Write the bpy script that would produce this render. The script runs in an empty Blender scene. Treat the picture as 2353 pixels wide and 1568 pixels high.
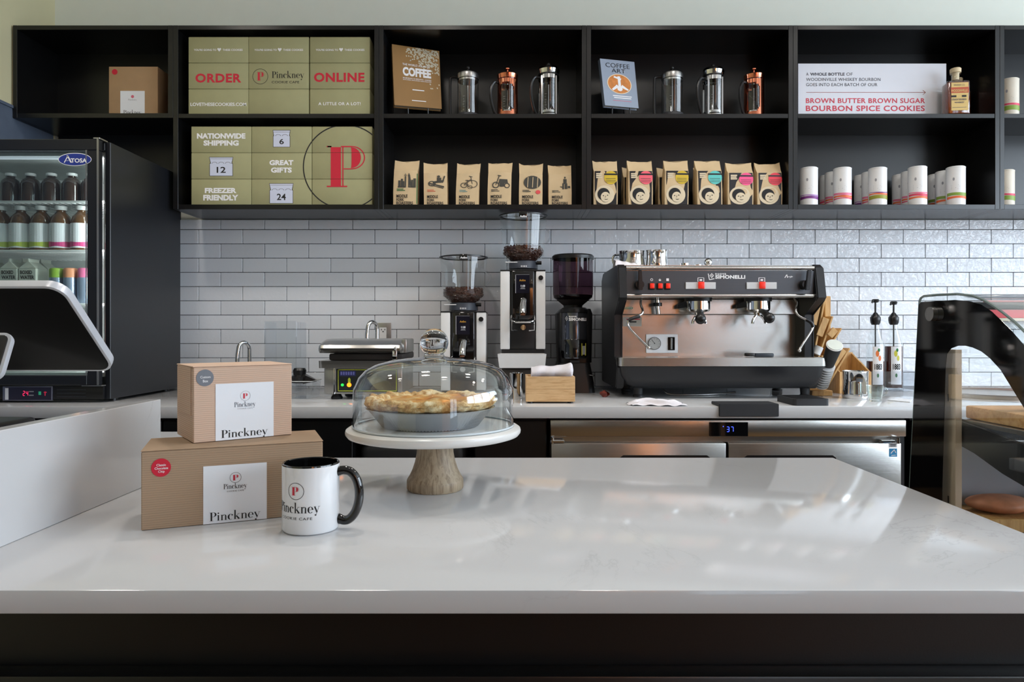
import bpy, bmesh, math, random
from mathutils import Vector, Matrix
random.seed(7)
PI = math.pi
sc = bpy.context.scene
COL = sc.collection
# ---------------------------------------------------------------- camera
F = 1568.7; CX = 1177.0; CY = 761.0; CZ = 1.19      # focal length in px of the 2353 px wide frame, eye height
cam_d = bpy.data.cameras.new('camera'); cam = bpy.data.objects.new('camera', cam_d); COL.objects.link(cam)
cam.location = (0, 0, CZ); cam.rotation_euler = (PI/2, 0, 0)
cam_d.sensor_width = 36.0; cam_d.lens = 36.0*F/2353.0
cam_d.shift_y = -23.0/2353.0; cam_d.clip_start = 0.02; cam_d.clip_end = 60
sc.camera = cam
# ---------------------------------------------------------------- world, lights, exposure
sc.view_settings.view_transform = 'Standard'; sc.view_settings.look = 'None'
sc.view_settings.gamma = 1.0; sc.view_settings.exposure = 0.08; sc.view_settings.use_curve_mapping = False
w = bpy.data.worlds.new('sky'); sc.world = w; w.use_nodes = True
bg = w.node_tree.nodes['Background']; bg.inputs[0].default_value = (0.72, 0.85, 1.0, 1); bg.inputs[1].default_value = 3.0
def area(name, loc, rot, sx, sy, power, col):
    l = bpy.data.lights.new(name, 'AREA'); l.shape = 'RECTANGLE'; l.size = sx; l.size_y = sy
    l.energy = power; l.color = col
    o = bpy.data.objects.new(name, l); COL.objects.link(o); o.location = loc; o.rotation_euler = rot
    return o
# daylight through the shop windows: right-hand wall and the street front behind the camera
area('daylight_right', (4.62, 0.1, 1.98), (0, PI/2, 0), 1.8, 5.0, 150, (0.78, 0.89, 1.0))
area('daylight_front', (3.78, -4.72, 1.60), (PI/2, 0, PI), 1.35, 2.5, 52, (0.80, 0.90, 1.0))
# ---------------------------------------------------------------- helpers
def px(x, Y): return (x-CX)*Y/F
def pz(y, Y): return CZ-(y-CY)*Y/F
def S(n, Y): return n*Y/F
def lin(c):
    r = []
    for v in c[:3]:
        v = v/255.0
        r.append(v/12.92 if v <= 0.04045 else ((v+0.055)/1.055)**2.4)
    return (r[0], r[1], r[2], 1)
class N:
    def __init__(s, name):
        s.m = bpy.data.materials.new(name); s.m.use_nodes = True; s.t = s.m.node_tree
        s.b = s.t.nodes['Principled BSDF']; s.out = s.t.nodes['Material Output']
    def n(s, typ, **kw):
        nd = s.t.nodes.new(typ)
        for k, v in kw.items():
            if k.startswith('i_'): nd.inputs[k[2:].replace('_', ' ')].default_value = v
            else: setattr(nd, k, v)
        return nd
    def l(s, a, b): s.t.links.new(a, b)
    def pos(s, sx=1, sy=1, sz=1, obj=True):
        if obj: src = s.n('ShaderNodeTexCoord').outputs['Object']
        else: src = s.n('ShaderNodeNewGeometry').outputs['Position']
        mp = s.n('ShaderNodeMapping'); mp.inputs['Scale'].default_value = (sx, sy, sz)
        s.l(src, mp.inputs['Vector']); return mp.outputs['Vector']
    def noise(s, vec, scale, detail=3, rough=0.5, dist=0):
        nd = s.n('ShaderNodeTexNoise'); nd.inputs['Scale'].default_value = scale
        nd.inputs['Detail'].default_value = detail; nd.inputs['Roughness'].default_value = rough; nd.inputs['Distortion'].default_value = dist
        s.l(vec, nd.inputs['Vector']); return nd.outputs['Fac']
    def ramp(s, fac, stops):
        r = s.n('ShaderNodeValToRGB'); e = r.color_ramp.elements
        while len(e) < len(stops): e.new(0.5)
        for i, (p, c) in enumerate(stops): e[i].position = p; e[i].color = c
        s.l(fac, r.inputs['Fac']); return r.outputs['Color']
    def bump(s, h, strength=0.1, dist=0.001):
        b = s.n('ShaderNodeBump'); b.inputs['Strength'].default_value = strength; b.inputs['Distance'].default_value = dist
        s.l(h, b.inputs['Height']); s.l(b.outputs['Normal'], s.b.inputs['Normal'])
def sh(c, k): return (min(1, c[0]*k), min(1, c[1]*k), min(1, c[2]*k), 1)
MC = {}
def M(name, col=(200, 200, 200), rough=0.5, metal=0.0, var=0.05, ns=18.0, bump=0, bs=200.0, coat=0, emit=0, sub=0, spec=None):
    if name in MC: return MC[name]
    s = N(name); c = lin(col)
    f = s.noise(s.pos(), ns, 4)
    s.l(s.ramp(f, [(0.3, sh(c, 1-var)), (0.7, sh(c, 1+var))]), s.b.inputs['Base Color'])
    s.b.inputs['Roughness'].default_value = rough; s.b.inputs['Metallic'].default_value = metal
    if spec is not None: s.b.inputs['Specular IOR Level'].default_value = spec
    if coat: s.b.inputs['Coat Weight'].default_value = coat
    if bump: s.bump(s.noise(s.pos(), bs, 3), bump, 0.001)
    if emit: s.b.inputs['Emission Color'].default_value = c; s.b.inputs['Emission Strength'].default_value = emit
    if sub: s.b.inputs['Subsurface Weight'].default_value = sub; s.b.inputs['Subsurface Radius'].default_value = (0.01, 0.01, 0.01)
    MC[name] = s.m; return s.m
def brushed(name, col, rough=0.28, axis='x', amt=0.25):
    s = N(name); c = lin(col); sc_ = {'x': (2, 60, 300), 'z': (300, 60, 2), 'y': (60, 2, 300)}[axis]
    f = s.noise(s.pos(*sc_), 3.0, 5, 0.7)
    s.l(s.ramp(f, [(0.3, sh(c, 0.9)), (0.7, sh(c, 1.06))]), s.b.inputs['Base Color'])
    s.b.inputs['Metallic'].default_value = 1.0
    mr = s.n('ShaderNodeMapRange'); mr.inputs['To Min'].default_value = rough*0.8; mr.inputs['To Max'].default_value = rough*1.25
    s.l(f, mr.inputs['Value']); s.l(mr.outputs['Result'], s.b.inputs['Roughness'])
    s.bump(f, amt, 0.0002); MC[name] = s.m; return s.m
def glass(name, tint=(255, 255, 255), rough=0.0, ior=1.5, body=0.0, bodycol=(200, 200, 200), boost=1.0):
    """thin clear sheet: light passes straight through, Fresnel reflection on top"""
    s = N(name); s.t.nodes.remove(s.b)
    tr = s.n('ShaderNodeBsdfTransparent'); tr.inputs[0].default_value = lin(tint)
    gl = s.n('ShaderNodeBsdfGlossy'); gl.inputs['Roughness'].default_value = rough; gl.inputs['Color'].default_value = (1, 1, 1, 1)
    fr = s.n('ShaderNodeFresnel'); gm = s.n('ShaderNodeNewGeometry'); mr = s.n('ShaderNodeMapRange')
    mr.inputs['To Min'].default_value = ior; mr.inputs['To Max'].default_value = 1.0/ior     # same reflectance from either side of the sheet
    s.l(gm.outputs['Backfacing'], mr.inputs['Value']); s.l(mr.outputs['Result'], fr.inputs['IOR'])
    mu = s.n('ShaderNodeMath', operation='MULTIPLY'); mu.inputs[1].default_value = boost; mu.use_clamp = True
    s.l(fr.outputs[0], mu.inputs[0])
    base = tr.outputs[0]
    if body:
        df = s.n('ShaderNodeBsdfDiffuse'); df.inputs[0].default_value = lin(bodycol)
        m2 = s.n('ShaderNodeMixShader'); m2.inputs[0].default_value = body
        s.l(tr.outputs[0], m2.inputs[1]); s.l(df.outputs[0], m2.inputs[2]); base = m2.outputs[0]
    mx = s.n('ShaderNodeMixShader'); s.l(mu.outputs[0], mx.inputs[0]); s.l(base, mx.inputs[1]); s.l(gl.outputs[0], mx.inputs[2])
    s.l(mx.outputs[0], s.out.inputs[0]); MC[name] = s.m; return s.m
def woodmat(name, c1, c2, axis='x', scale=14, rough=0.5):
    s = N(name); v = s.pos(*{'x': (1, 9, 9), 'z': (9, 9, 1), 'y': (9, 1, 9)}[axis])
    f = s.noise(v, scale, 6, 0.65, 0.6)
    s.l(s.ramp(f, [(0.3, lin(c1)), (0.55, sh(lin(c2), 0.95)), (0.75, lin(c2))]), s.b.inputs['Base Color'])
    s.b.inputs['Roughness'].default_value = rough; s.bump(f, 0.15, 0.0005); MC[name] = s.m; return s.m
def ribbed(name, col, scale, axis=2):
    s = N(name); c = lin(col); tc = s.n('ShaderNodeTexCoord'); wv = s.n('ShaderNodeTexWave')
    wv.bands_direction = 'XYZ'[axis]; wv.inputs['Scale'].default_value = scale; wv.inputs['Distortion'].default_value = 0.4; wv.inputs['Detail'].default_value = 1
    s.l(tc.outputs['Object'], wv.inputs['Vector'])
    s.l(s.ramp(wv.outputs['Fac'], [(0.0, sh(c, 0.86)), (0.6, c), (1.0, sh(c, 1.06))]), s.b.inputs['Base Color'])
    s.b.inputs['Roughness'].default_value = 0.85; s.bump(wv.outputs['Fac'], 0.3, 0.0006); MC[name] = s.m; return s.m
# ---- the room's own materials
def quartz(name, col, rough=0.13):
    s = N(name); c = lin(col); v = s.pos(1, 1, 1)
    f = s.noise(v, 1.6, 8, 0.62, 1.2)
    ab = s.n('ShaderNodeMath', operation='SUBTRACT'); ab.inputs[1].default_value = 0.5; s.l(f, ab.inputs[0])
    a2 = s.n('ShaderNodeMath', operation='ABSOLUTE'); s.l(ab.outputs[0], a2.inputs[0])
    g = s.noise(v, 2.2, 2)
    veins = s.ramp(a2.outputs[0], [(0.0, sh(c, 0.86)), (0.003, sh(c, 0.95)), (0.012, c)])
    mx = s.n('ShaderNodeMix'); mx.data_type = 'RGBA'
    msk = s.ramp(g, [(0.54, (0, 0, 0, 1)), (0.68, (1, 1, 1, 1))])
    s.l(msk, mx.inputs['Factor']); mx.inputs['A'].default_value = c; s.l(veins, mx.inputs['B'])
    s.l(mx.outputs['Result'], s.b.inputs['Base Color'])
    s.b.inputs['Roughness'].default_value = rough; MC[name] = s.m; return s.m
QUARTZ = quartz('white_quartz', (198, 199, 201), 0.10)
def tilemat():
    s = N('glazed_tile'); c = lin((222, 226, 232)); oi = s.n('ShaderNodeObjectInfo')
    s.l(s.ramp(oi.outputs['Random'], [(0, sh(c, 0.93)), (1, sh(c, 1.05))]), s.b.inputs['Base Color'])
    s.b.inputs['Roughness'].default_value = 0.45; s.b.inputs['Coat Weight'].default_value = 1.0
    s.b.inputs['Coat Roughness'].default_value = 0.04; s.b.inputs['Coat IOR'].default_value = 1.6
    v = s.pos(1, 1, 1.2, obj=False)
    n1 = s.noise(v, 30, 3, 0.55, 0.5); n2 = s.noise(v, 75, 2, 0.5)
    ad = s.n('ShaderNodeMath', operation='MULTIPLY_ADD'); ad.inputs[1].default_value = 0.35; s.l(n2, ad.inputs[0]); s.l(n1, ad.inputs[2])
    b = s.n('ShaderNodeBump'); b.inputs['Strength'].default_value = 1.0; b.inputs['Distance'].default_value = 0.010
    s.l(ad.outputs[0], b.inputs['Height']); s.l(b.outputs['Normal'], s.b.inputs['Coat Normal']); MC['glazed_tile'] = s.m; return s.m
TILE = tilemat()
GROUT = M('grey_grout', (58, 58, 60), 0.9)
BLK = M('black_laminate', (13, 13, 14), 0.28, bump=0.06, bs=500)
BLK2 = M('black_matte_panel', (12, 12, 14), 0.36, bump=0.08, bs=400)
PAINT = M('pale_green_paint', (232, 235, 224), 0.8, var=0.01)
PAINTY = M('cream_paint', (205, 198, 160), 0.8, var=0.01)
STEEL = brushed('brushed_steel', (196, 194, 190), 0.24, 'x')
STEELV = brushed('satin_steel', (185, 184, 182), 0.30, 'z')
CHROME = M('polished_chrome', (222, 222, 222), 0.06, 1.0, 0.01)
BP = M('black_plastic', (20, 20, 22), 0.32, bump=0.05)
BG = M('glossy_black', (10, 10, 12), 0.06, coat=0.6)
DG = M('charcoal_plastic', (48, 49, 53), 0.5, bump=0.05)
WHITE = M('white_enamel', (226, 226, 226), 0.35, var=0.02)
WPRINT = M('white_print', (238, 238, 240), 0.7, var=0.01)
KPRINT = M('black_print', (20, 20, 22), 0.7, var=0.01)
RPRINT = M('red_print', (200, 24, 52), 0.6, var=0.01)
PAPER = M('white_paper', (232, 235, 240), 0.7, var=0.01)
RED = M('red_switch', (235, 45, 25), 0.3, emit=0.15)
KRAFT = ribbed('ribbed_kraft_card', (166, 140, 114), 95.0)
KRAFTP = M('kraft_paper', (212, 186, 146), 0.75, bump=0.15, bs=60)
KRAFTS = M('plain_kraft_card', (172, 140, 104), 0.8)
OLIVE = M('olive_card', (160, 158, 118), 0.75, var=0.03, bump=0.05)
MAPLE = woodmat('pale_bamboo_wood', (190, 146, 98), (222, 184, 136), 'x')
BIRCH = woodmat('birch_plywood', (176, 126, 70), (214, 172, 112), 'z', 10)
MANGO = woodmat('grey_mango_wood', (112, 92, 70), (176, 158, 132), 'z', 16)
COPPER = M('copper', (226, 140, 108), 0.16, 1.0, 0.02)
G_CLEAR = glass('clear_glass', (250, 252, 252), boost=1.3)
G_DOME = glass('dome_glass', (250, 252, 253), boost=1.8)
G_ACR = glass('clear_acrylic', (246, 248, 250), ior=1.35, body=0.04)
G_SMOKE = glass('smoked_plastic', (150, 126, 138), ior=1.45)
G_COOL = glass('cooler_glass', (225, 232, 230), boost=1.0)
CLOTH = M('white_cloth', (225, 222, 228), 0.95, bump=0.5, bs=160)
# ---------------------------------------------------------------- geometry
class G:
    def __init__(s): s.bm = bmesh.new()
    def box(s, x0, x1, y0, y1, z0, z1, r=0, seg=2):
        ret = bmesh.ops.create_cube(s.bm, size=1.0)
        vs = ret['verts']
        a, b, c = abs(x1-x0), abs(y1-y0), abs(z1-z0)
        for v in vs: v.co = ((x0+x1)/2+v.co.x*a, (y0+y1)/2+v.co.y*b, (z0+z1)/2+v.co.z*c)
        if r:
            r = min(r, a*0.45, b*0.45, c*0.45)
            es = list({e for v in vs for e in v.link_edges})
            bmesh.ops.bevel(s.bm, geom=es, offset=r, segments=seg, profile=0.5, affect='EDGES')
        return s
    def ring(s, pts): return [s.bm.verts.new(p) for p in pts]
    def loft(s, rings, cap=True, closed=True):
        rs = [s.ring(r) for r in rings]; n = len(rs[0])
        for a, b in zip(rs, rs[1:]):
            for i in range(n if closed else n-1):
                j = (i+1) % n
                s.bm.faces.new((a[i], a[j], b[j], b[i]))
        if cap and closed:
            s.bm.faces.new(list(reversed(rs[0]))); s.bm.faces.new(rs[-1])
        return s
    def lathe(s, cx, cy, prof, n=32, cz=0, th=0, sy=1.0):
        rs = []
        for r, z in prof:
            if r < 1e-6: rs.append([s.bm.verts.new((cx, cy, cz+z))])
            else: rs.append([s.bm.verts.new((cx+r*math.cos(th+2*PI*i/n), cy+sy*r*math.sin(th+2*PI*i/n), cz+z)) for i in range(n)])
        for a, b in zip(rs, rs[1:]):
            if len(a) == 1 and len(b) == 1: continue
            for i in range(n):
                j = (i+1) % n
                if len(a) == 1: s.bm.faces.new((a[0], b[j], b[i]))
                elif len(b) == 1: s.bm.faces.new((a[i], a[j], b[0]))
                else: s.bm.faces.new((a[i], a[j], b[j], b[i]))
        return s
    def cyl(s, p0, p1, r0, r1=None, n=20, cap=True):
        if r1 is None: r1 = r0
        p0, p1 = Vector(p0), Vector(p1); d = (p1-p0).normalized()
        u = d.orthogonal().normalized(); v = d.cross(u)
        rs = []
        for p, r in ((p0, r0), (p1, r1)):
            rs.append([p+(u*math.cos(2*PI*i/n)+v*math.sin(2*PI*i/n))*r for i in range(n)])
        return s.loft(rs, cap)
    def tube(s, pts, r, n=10, smooth=0):
        P = [Vector(p) for p in pts]
        for _ in range(smooth):
            Q = [P[0]]
            for a, b in zip(P, P[1:]): Q += [a*0.75+b*0.25, a*0.25+b*0.75]
            Q.append(P[-1]); P = Q
        rs = []; u = None
        for i, p in enumerate(P):
            d = (P[min(i+1, len(P)-1)]-P[max(i-1, 0)]).normalized()
            if u is None: u = d.orthogonal().normalized()
            u = (u-d*u.dot(d)).normalized(); v = d.cross(u)
            rr = r(i/(len(P)-1)) if callable(r) else r
            rs.append([p+(u*math.cos(2*PI*k/n)+v*math.sin(2*PI*k/n))*rr for k in range(n)])
        return s.loft(rs)
    def sphere(s, c, r, n=20, sx=1, sy=1, sz=1):
        m = n//2; pr = [(r*math.sin(PI*i/m), -r*math.cos(PI*i/m)) for i in range(m+1)]
        pr[0] = (0, -r); pr[-1] = (0, r)
        k = len(s.bm.verts); s.bm.verts.ensure_lookup_table()
        s.lathe(0, 0, pr, n); s.bm.verts.ensure_lookup_table()
        for v in list(s.bm.verts)[k:]: v.co = (c[0]+v.co.x*sx, c[1]+v.co.y*sy, c[2]+v.co.z*sz)
        return s
    def prism(s, poly, a0, a1, ax='y'):
        """poly in the plane across ax, extruded from a0 to a1"""
        def q(p, a): return {'y': (p[0], a, p[1]), 'x': (a, p[0], p[1]), 'z': (p[0], p[1], a)}[ax]
        return s.loft([[q(p, a0) for p in poly], [q(p, a1) for p in poly]])
    def face(s, pts): s.bm.faces.new(s.ring(pts)); return s
    def surf(s, fn, nu, nv):
        g = [[s.bm.verts.new(fn(i/nu, j/nv)) for j in range(nv+1)] for i in range(nu+1)]
        for i in range(nu):
            for j in range(nv): s.bm.faces.new((g[i][j], g[i+1][j], g[i+1][j+1], g[i][j+1]))
        return s
    def rot(s, m, c=(0, 0, 0)):
        bmesh.ops.rotate(s.bm, cent=c, matrix=m, verts=s.bm.verts); return s
    def move(s, v): bmesh.ops.translate(s.bm, vec=v, verts=s.bm.verts); return s
    def thick(s, t): bmesh.ops.solidify(s.bm, geom=s.bm.faces[:], thickness=t); return s
ORG = {}
def obj(name, g, mat, parent=None, angle=35, fixn=True, label=None, kind=None):
    me = bpy.data.meshes.new(name)
    if fixn: bmesh.ops.recalc_face_normals(g.bm, faces=g.bm.faces)
    if parent is not None:
        o_ = ORG[parent.name]
        if o_ != (0, 0, 0): bmesh.ops.translate(g.bm, vec=(-o_[0], -o_[1], -o_[2]), verts=g.bm.verts)
    g.bm.to_mesh(me); g.bm.free()
    me.materials.append(mat)
    for p in me.polygons: p.use_smooth = True
    me.set_sharp_from_angle(angle=math.radians(angle))
    o = bpy.data.objects.new(name, me); COL.objects.link(o)
    if parent is not None:
        o.parent = parent; ORG[o.name] = ORG[parent.name]
    if label: o['label'] = label
    if kind: o['kind'] = kind
    return o
def thing(name, label, cat, loc=(0, 0, 0), group=None, rot=0, local=False):
    o = bpy.data.objects.new(name, None); o.empty_display_size = 0.05; COL.objects.link(o)
    o.location = loc; o.rotation_euler = (0, 0, rot); o['label'] = label; o['category'] = cat
    if group: o['group'] = group
    ORG[o.name] = (0, 0, 0) if (rot or local) else tuple(loc)
    return o
def solo(name, g, mat, label, cat, loc=None, group=None, angle=35, kind=None):
    """a thing that is one mesh; its origin is put at its base"""
    if loc is None:
        xs = [v.co for v in g.bm.verts]
        loc = ((min(v.x for v in xs)+max(v.x for v in xs))/2, (min(v.y for v in xs)+max(v.y for v in xs))/2, min(v.z for v in xs))
    bmesh.ops.translate(g.bm, vec=(-loc[0], -loc[1], -loc[2]), verts=g.bm.verts)
    o = obj(name, g, mat, None, angle); o.location = loc
    o['label'] = label; o['category'] = cat
    if group: o['group'] = group
    if kind: o['kind'] = kind
    ORG[o.name] = tuple(loc); return o
def struct(name, g, mat, parent=None):
    o = obj(name, g, mat, parent)
    if parent is None: o['kind'] = 'structure'; ORG[o.name] = (0, 0, 0)
    return o
def dup(root, loc, label=None, group=None, rot=None):
    r = root.copy(); COL.objects.link(r); r.location = loc
    if label: r['label'] = label
    if group: r['group'] = group
    if rot is not None: r.rotation_euler = (0, 0, rot)
    for ch in list(root.children):
        c = ch.copy(); COL.objects.link(c); c.parent = r
        for gch in list(ch.children):
            d = gch.copy(); COL.objects.link(d); d.parent = c
    return r
# ---------------------------------------------------------------- flat print: shapes are lists of convex polygons (2-D)
def sans(txt, bold=0.0, space=1.0):
    cu = bpy.data.curves.new('t', 'FONT'); cu.body = txt; cu.size = 1.0; cu.offset = bold; cu.resolution_u = 3
    cu.align_x = 'CENTER'; cu.space_character = space; cu.space_line = 0.85
    ob = bpy.data.objects.new('t', cu)
    me = ob.to_mesh(); vs = [(v.co.x, v.co.y) for v in me.vertices]
    polys = [[vs[i] for i in p.vertices] for p in me.polygons]
    ob.to_mesh_clear(); bpy.data.objects.remove(ob); bpy.data.curves.remove(cu)
    return polys
def R_(x0, x1, y0, y1): return [[(x0, y0), (x1, y0), (x1, y1), (x0, y1)]]
def arc(cx, cy, rx, ry, ix, iy, t0, t1, n=14, ox=0, oy=0):
    """crescent between an outer ellipse (rx,ry) and an inner one (ix,iy) shifted by ox,oy; degrees"""
    out = []
    for i in range(n):
        a, b = math.radians(t0+(t1-t0)*i/n), math.radians(t0+(t1-t0)*(i+1)/n)
        out.append([(cx+rx*math.cos(a), cy+ry*math.sin(a)), (cx+rx*math.cos(b), cy+ry*math.sin(b)),
                    (cx+ox+ix*math.cos(b), cy+oy+iy*math.sin(b)), (cx+ox+ix*math.cos(a), cy+oy+iy*math.sin(a))])
    return out
def line(p, q, w, w2=None):
    if w2 is None: w2 = w
    d = Vector((q[0]-p[0], q[1]-p[1])); d.normalize(); nx, ny = -d.y, d.x
    return [[(p[0]+nx*w/2, p[1]+ny*w/2), (p[0]-nx*w/2, p[1]-ny*w/2), (q[0]-nx*w2/2, q[1]-ny*w2/2), (q[0]+nx*w2/2, q[1]+ny*w2/2)]]
def disc(cx, cy, r, n=28, ry=None):
    ry = ry or r
    return [[(cx+r*math.cos(2*PI*i/n), cy+ry*math.sin(2*PI*i/n)) for i in range(n)]]
def ringp(cx, cy, r, w, n=48): return arc(cx, cy, r, r, r-w, r-w, 0, 360, n)
def mv(sh_, dx, dy=0, k=1.0): return [[(x*k+dx, y*k+dy) for x, y in p] for p in sh_]
# high-contrast serif letters
def gP():
    return R_(.08, .20, 0, .70)+R_(0, .30, 0, .018)+R_(0, .30, .682, .70)+arc(.28, .515, .24, .185, .115, .165, -90, 90)+R_(.20, .28, .682, .70)+R_(.20, .28, .33, .35)
def gi(): return R_(.06, .16, 0, .45)+R_(0, .22, 0, .016)+R_(0, .07, .434, .45)+disc(.11, .60, .058, 14)
def gn(): return R_(.06, .16, 0, .45)+R_(0, .22, 0, .016)+R_(0, .07, .434, .45)+R_(.34, .44, 0, .30)+R_(.28, .50, 0, .016)+arc(.29, .30, .15, .16, .05, .142, 0, 150, 10)
def gc(): return arc(.22, .225, .22, .235, .11, .215, 55, 305, 18, .02)+disc(.345, .37, .055, 12)
def ge(): return arc(.22, .225, .22, .235, .11, .215, 0, 318, 22, .01)+R_(.10, .43, .225, .245)
def gk(): return R_(.06, .16, 0, .75)+R_(0, .22, 0, .016)+R_(0, .07, .734, .75)+line((.15, .20), (.38, .44), .022)+line((.22, .26), (.42, .01), .085, .12)+R_(.30, .50, .434, .45)+R_(.28, .52, 0, .016)
def gy(): return line((.07, .44), (.25, .03), .10, .10)+line((.41, .44), (.18, -.14), .022)+R_(0, .19, .434, .45)+R_(.32, .50, .434, .45)+disc(.12, -.155, .055, 12)+arc(.15, -.14, .06, .07, .04, .05, 200, 360, 6)
def pinckney():
    out = []; x = 0
    for f, wd in ((gP, .53), (gi, .25), (gn, .52), (gc, .43), (gk, .53), (gn, .52), (ge, .46), (gy, .5)):
        out += mv(f(), x); x += wd+.02
    return out
def bigP():   # the emblem's P: heavy stem, inline gap, thin bar, crescent bowl with an outer hairline
    return R_(.10, .36, .03, .97)+R_(0, .52, 0, .03)+R_(0, .12, .97, 1.0)+R_(.36, .64, .97, 1.0)+R_(.395, .425, .03, .97)+R_(.02, .12, .97, 1.0)+ \
        arc(.62, .715, .25, .255, .01, .228, -90, 90)+arc(.64, .715, .335, .285, .306, .262, -90, 90)+R_(.43, .64, .43, .453)
def bbox(sh_):
    xs = [p[0] for q in sh_ for p in q]; ys = [p[1] for q in sh_ for p in q]
    return min(xs), max(xs), min(ys), max(ys)
def fit(sh_, x0, x1, y0, y1):
    a, b, c, d = bbox(sh_)
    return [[(x0+(x-a)/(b-a)*(x1-x0), y0+(y-c)/(d-c)*(y1-y0)) for x, y in p] for p in sh_]
def clip(poly, x0, x1, y0, y1):
    for ax, lim, sg in ((0, x0, 1), (0, x1, -1), (1, y0, 1), (1, y1, -1)):
        out = []
        for i in range(len(poly)):
            a, b = poly[i-1], poly[i]; da, db = sg*(a[ax]-lim), sg*(b[ax]-lim)
            if da >= 0: out.append(a)
            if (da >= 0) != (db >= 0):
                t = da/(da-db); out.append((a[0]+(b[0]-a[0])*t, a[1]+(b[1]-a[1])*t))
        poly = out
        if len(poly) < 3: return None
    return poly
def put(parent, shape, mat, fn, name='lettering', label=None):
    g = G()
    for p in shape:
        try: g.bm.faces.new([g.bm.verts.new(fn(x, y)) for x, y in p])
        except Exception: pass
    return obj(name, g, mat, parent, fixn=False, label=label)
def flat(Y, Y2=0): return lambda u, v: (u, Y, v)
def pr(parent, shape, mat, rect, Y, name='lettering', label=None):
    """rect = pixel rectangle x0,x1,ytop,ybottom on the upright plane at depth Y"""
    x0, x1, t, b = rect
    return put(parent, fit(shape, px(x0, Y), px(x1, Y), pz(b, Y), pz(t, Y)), mat, flat(Y), name, label)
# ---------------------------------------------------------------- the setting
YW, YC, YB, YI = 3.15, 2.88, 2.32, 1.5525          # wall, shelf fronts, back-counter edge, island's far edge
ZB, ZI = 0.9327, 0.902                             # heights of the back counter and of the island
XL, XR, YF_, ZT = -2.115, 4.6, -4.7, 3.0
def wall_with_window(name, ax, pos, a0, a1, wa0, wa1, wz0, wz1, mat):
    g = G()
    for (b0, b1, z0, z1) in ((a0, wa0, 0, ZT), (wa1, a1, 0, ZT), (wa0, wa1, 0, wz0), (wa0, wa1, wz1, ZT)):
        if ax == 'x': g.box(pos, pos+0.1, b0, b1, z0, z1)
        else: g.box(b0, b1, pos-0.1, pos, z0, z1)
    return struct(name, g, mat)
FLOORM = woodmat('oak_floor', (92, 62, 42), (124, 88, 60), 'y', 5, 0.35)
g = G().box(XL-0.1, XR+0.1, YF_-0.1, YW+0.2, -0.06, 0.0); struct('floor', g, FLOORM)
g = G().box(XL-0.1, XR+0.1, YF_-0.1, YW+0.2, ZT, ZT+0.06); struct('ceiling', g, M('ceiling_white', (242, 242, 238), 0.85, var=0.01))
wb = G().box(XL-0.1, XR+0.1, YW+0.009, YW+0.11, 0, ZT); wall_back = struct('wall_back', wb, PAINT)
g = G().box(XL-0.1, XL, YF_, YW+0.1, 0, ZT); struct('wall_left', g, PAINTY)
g = G().box(XL, XL+0.006, 0.6, YW-0.01, 0, 2.13); g.box(XL, XL+0.012, 0.6, YW-0.01, 2.13, 2.142); struct('trim_1', g, M('black_panel_sky_sheen', (92, 102, 118), 0.25))  # black wainscot; its blue-grey sky sheen is put into the colour
g = G().box(-2.085, -1.532, YW-0.012, YW+0.009, 0.9, 2.10); g.box(XL+0.012, -2.085, YW-0.012, YW+0.009, 2.09, 2.125); struct('trim_2', g, BLK2)
# window walls (right: shop front; front: street side behind the camera)
wall_with_window('wall_right', 'x', XR, YF_, YW+0.1, -2.40, 2.60, 1.05, 2.90, PAINT)
wall_with_window('wall_front', 'y', YF_, XL, XR, 3.05, 4.5, 0.30, 2.90, M('taupe_paint', (112, 102, 94), .8))
OAK = woodmat('warm_oak', (150, 84, 38), (206, 132, 70), 'z', 4, 0.5)
g = G().box(1.70, 3.0, YF_, YF_+.05, 0, 2.6, .01, 2); struct('door_1', g, OAK)
g = G().box(0.4, 1.65, YF_, YF_+.02, 0, 2.35); struct('trim_3', g, M('dark_brown_panel', (58, 44, 38), .6))
FR = M('window_frame_grey', (70, 72, 76), 0.5)
g = G()
for y in (-2.40, -1.15, 0.10, 1.35, 2.60): g.box(XR-0.02, XR+0.05, y-0.035, y+0.035, 1.05, 2.9)
g.box(XR-0.02, XR+0.05, -2.40, 2.60, 1.01, 1.08); g.box(XR-0.02, XR+0.05, -2.40, 2.60, 2.86, 2.93); struct('window_1', g, FR)
g = G()
for x in (3.05, 3.78, 4.5): g.box(x-0.035, x+0.035, YF_-0.05, YF_+0.02, 0.3, 2.9)
g.box(3.05, 4.5, YF_-0.05, YF_+0.02, 0.26, 0.33); g.box(3.05, 4.5, YF_-0.05, YF_+0.02, 2.86, 2.93); struct('window_2', g, FR)
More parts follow.
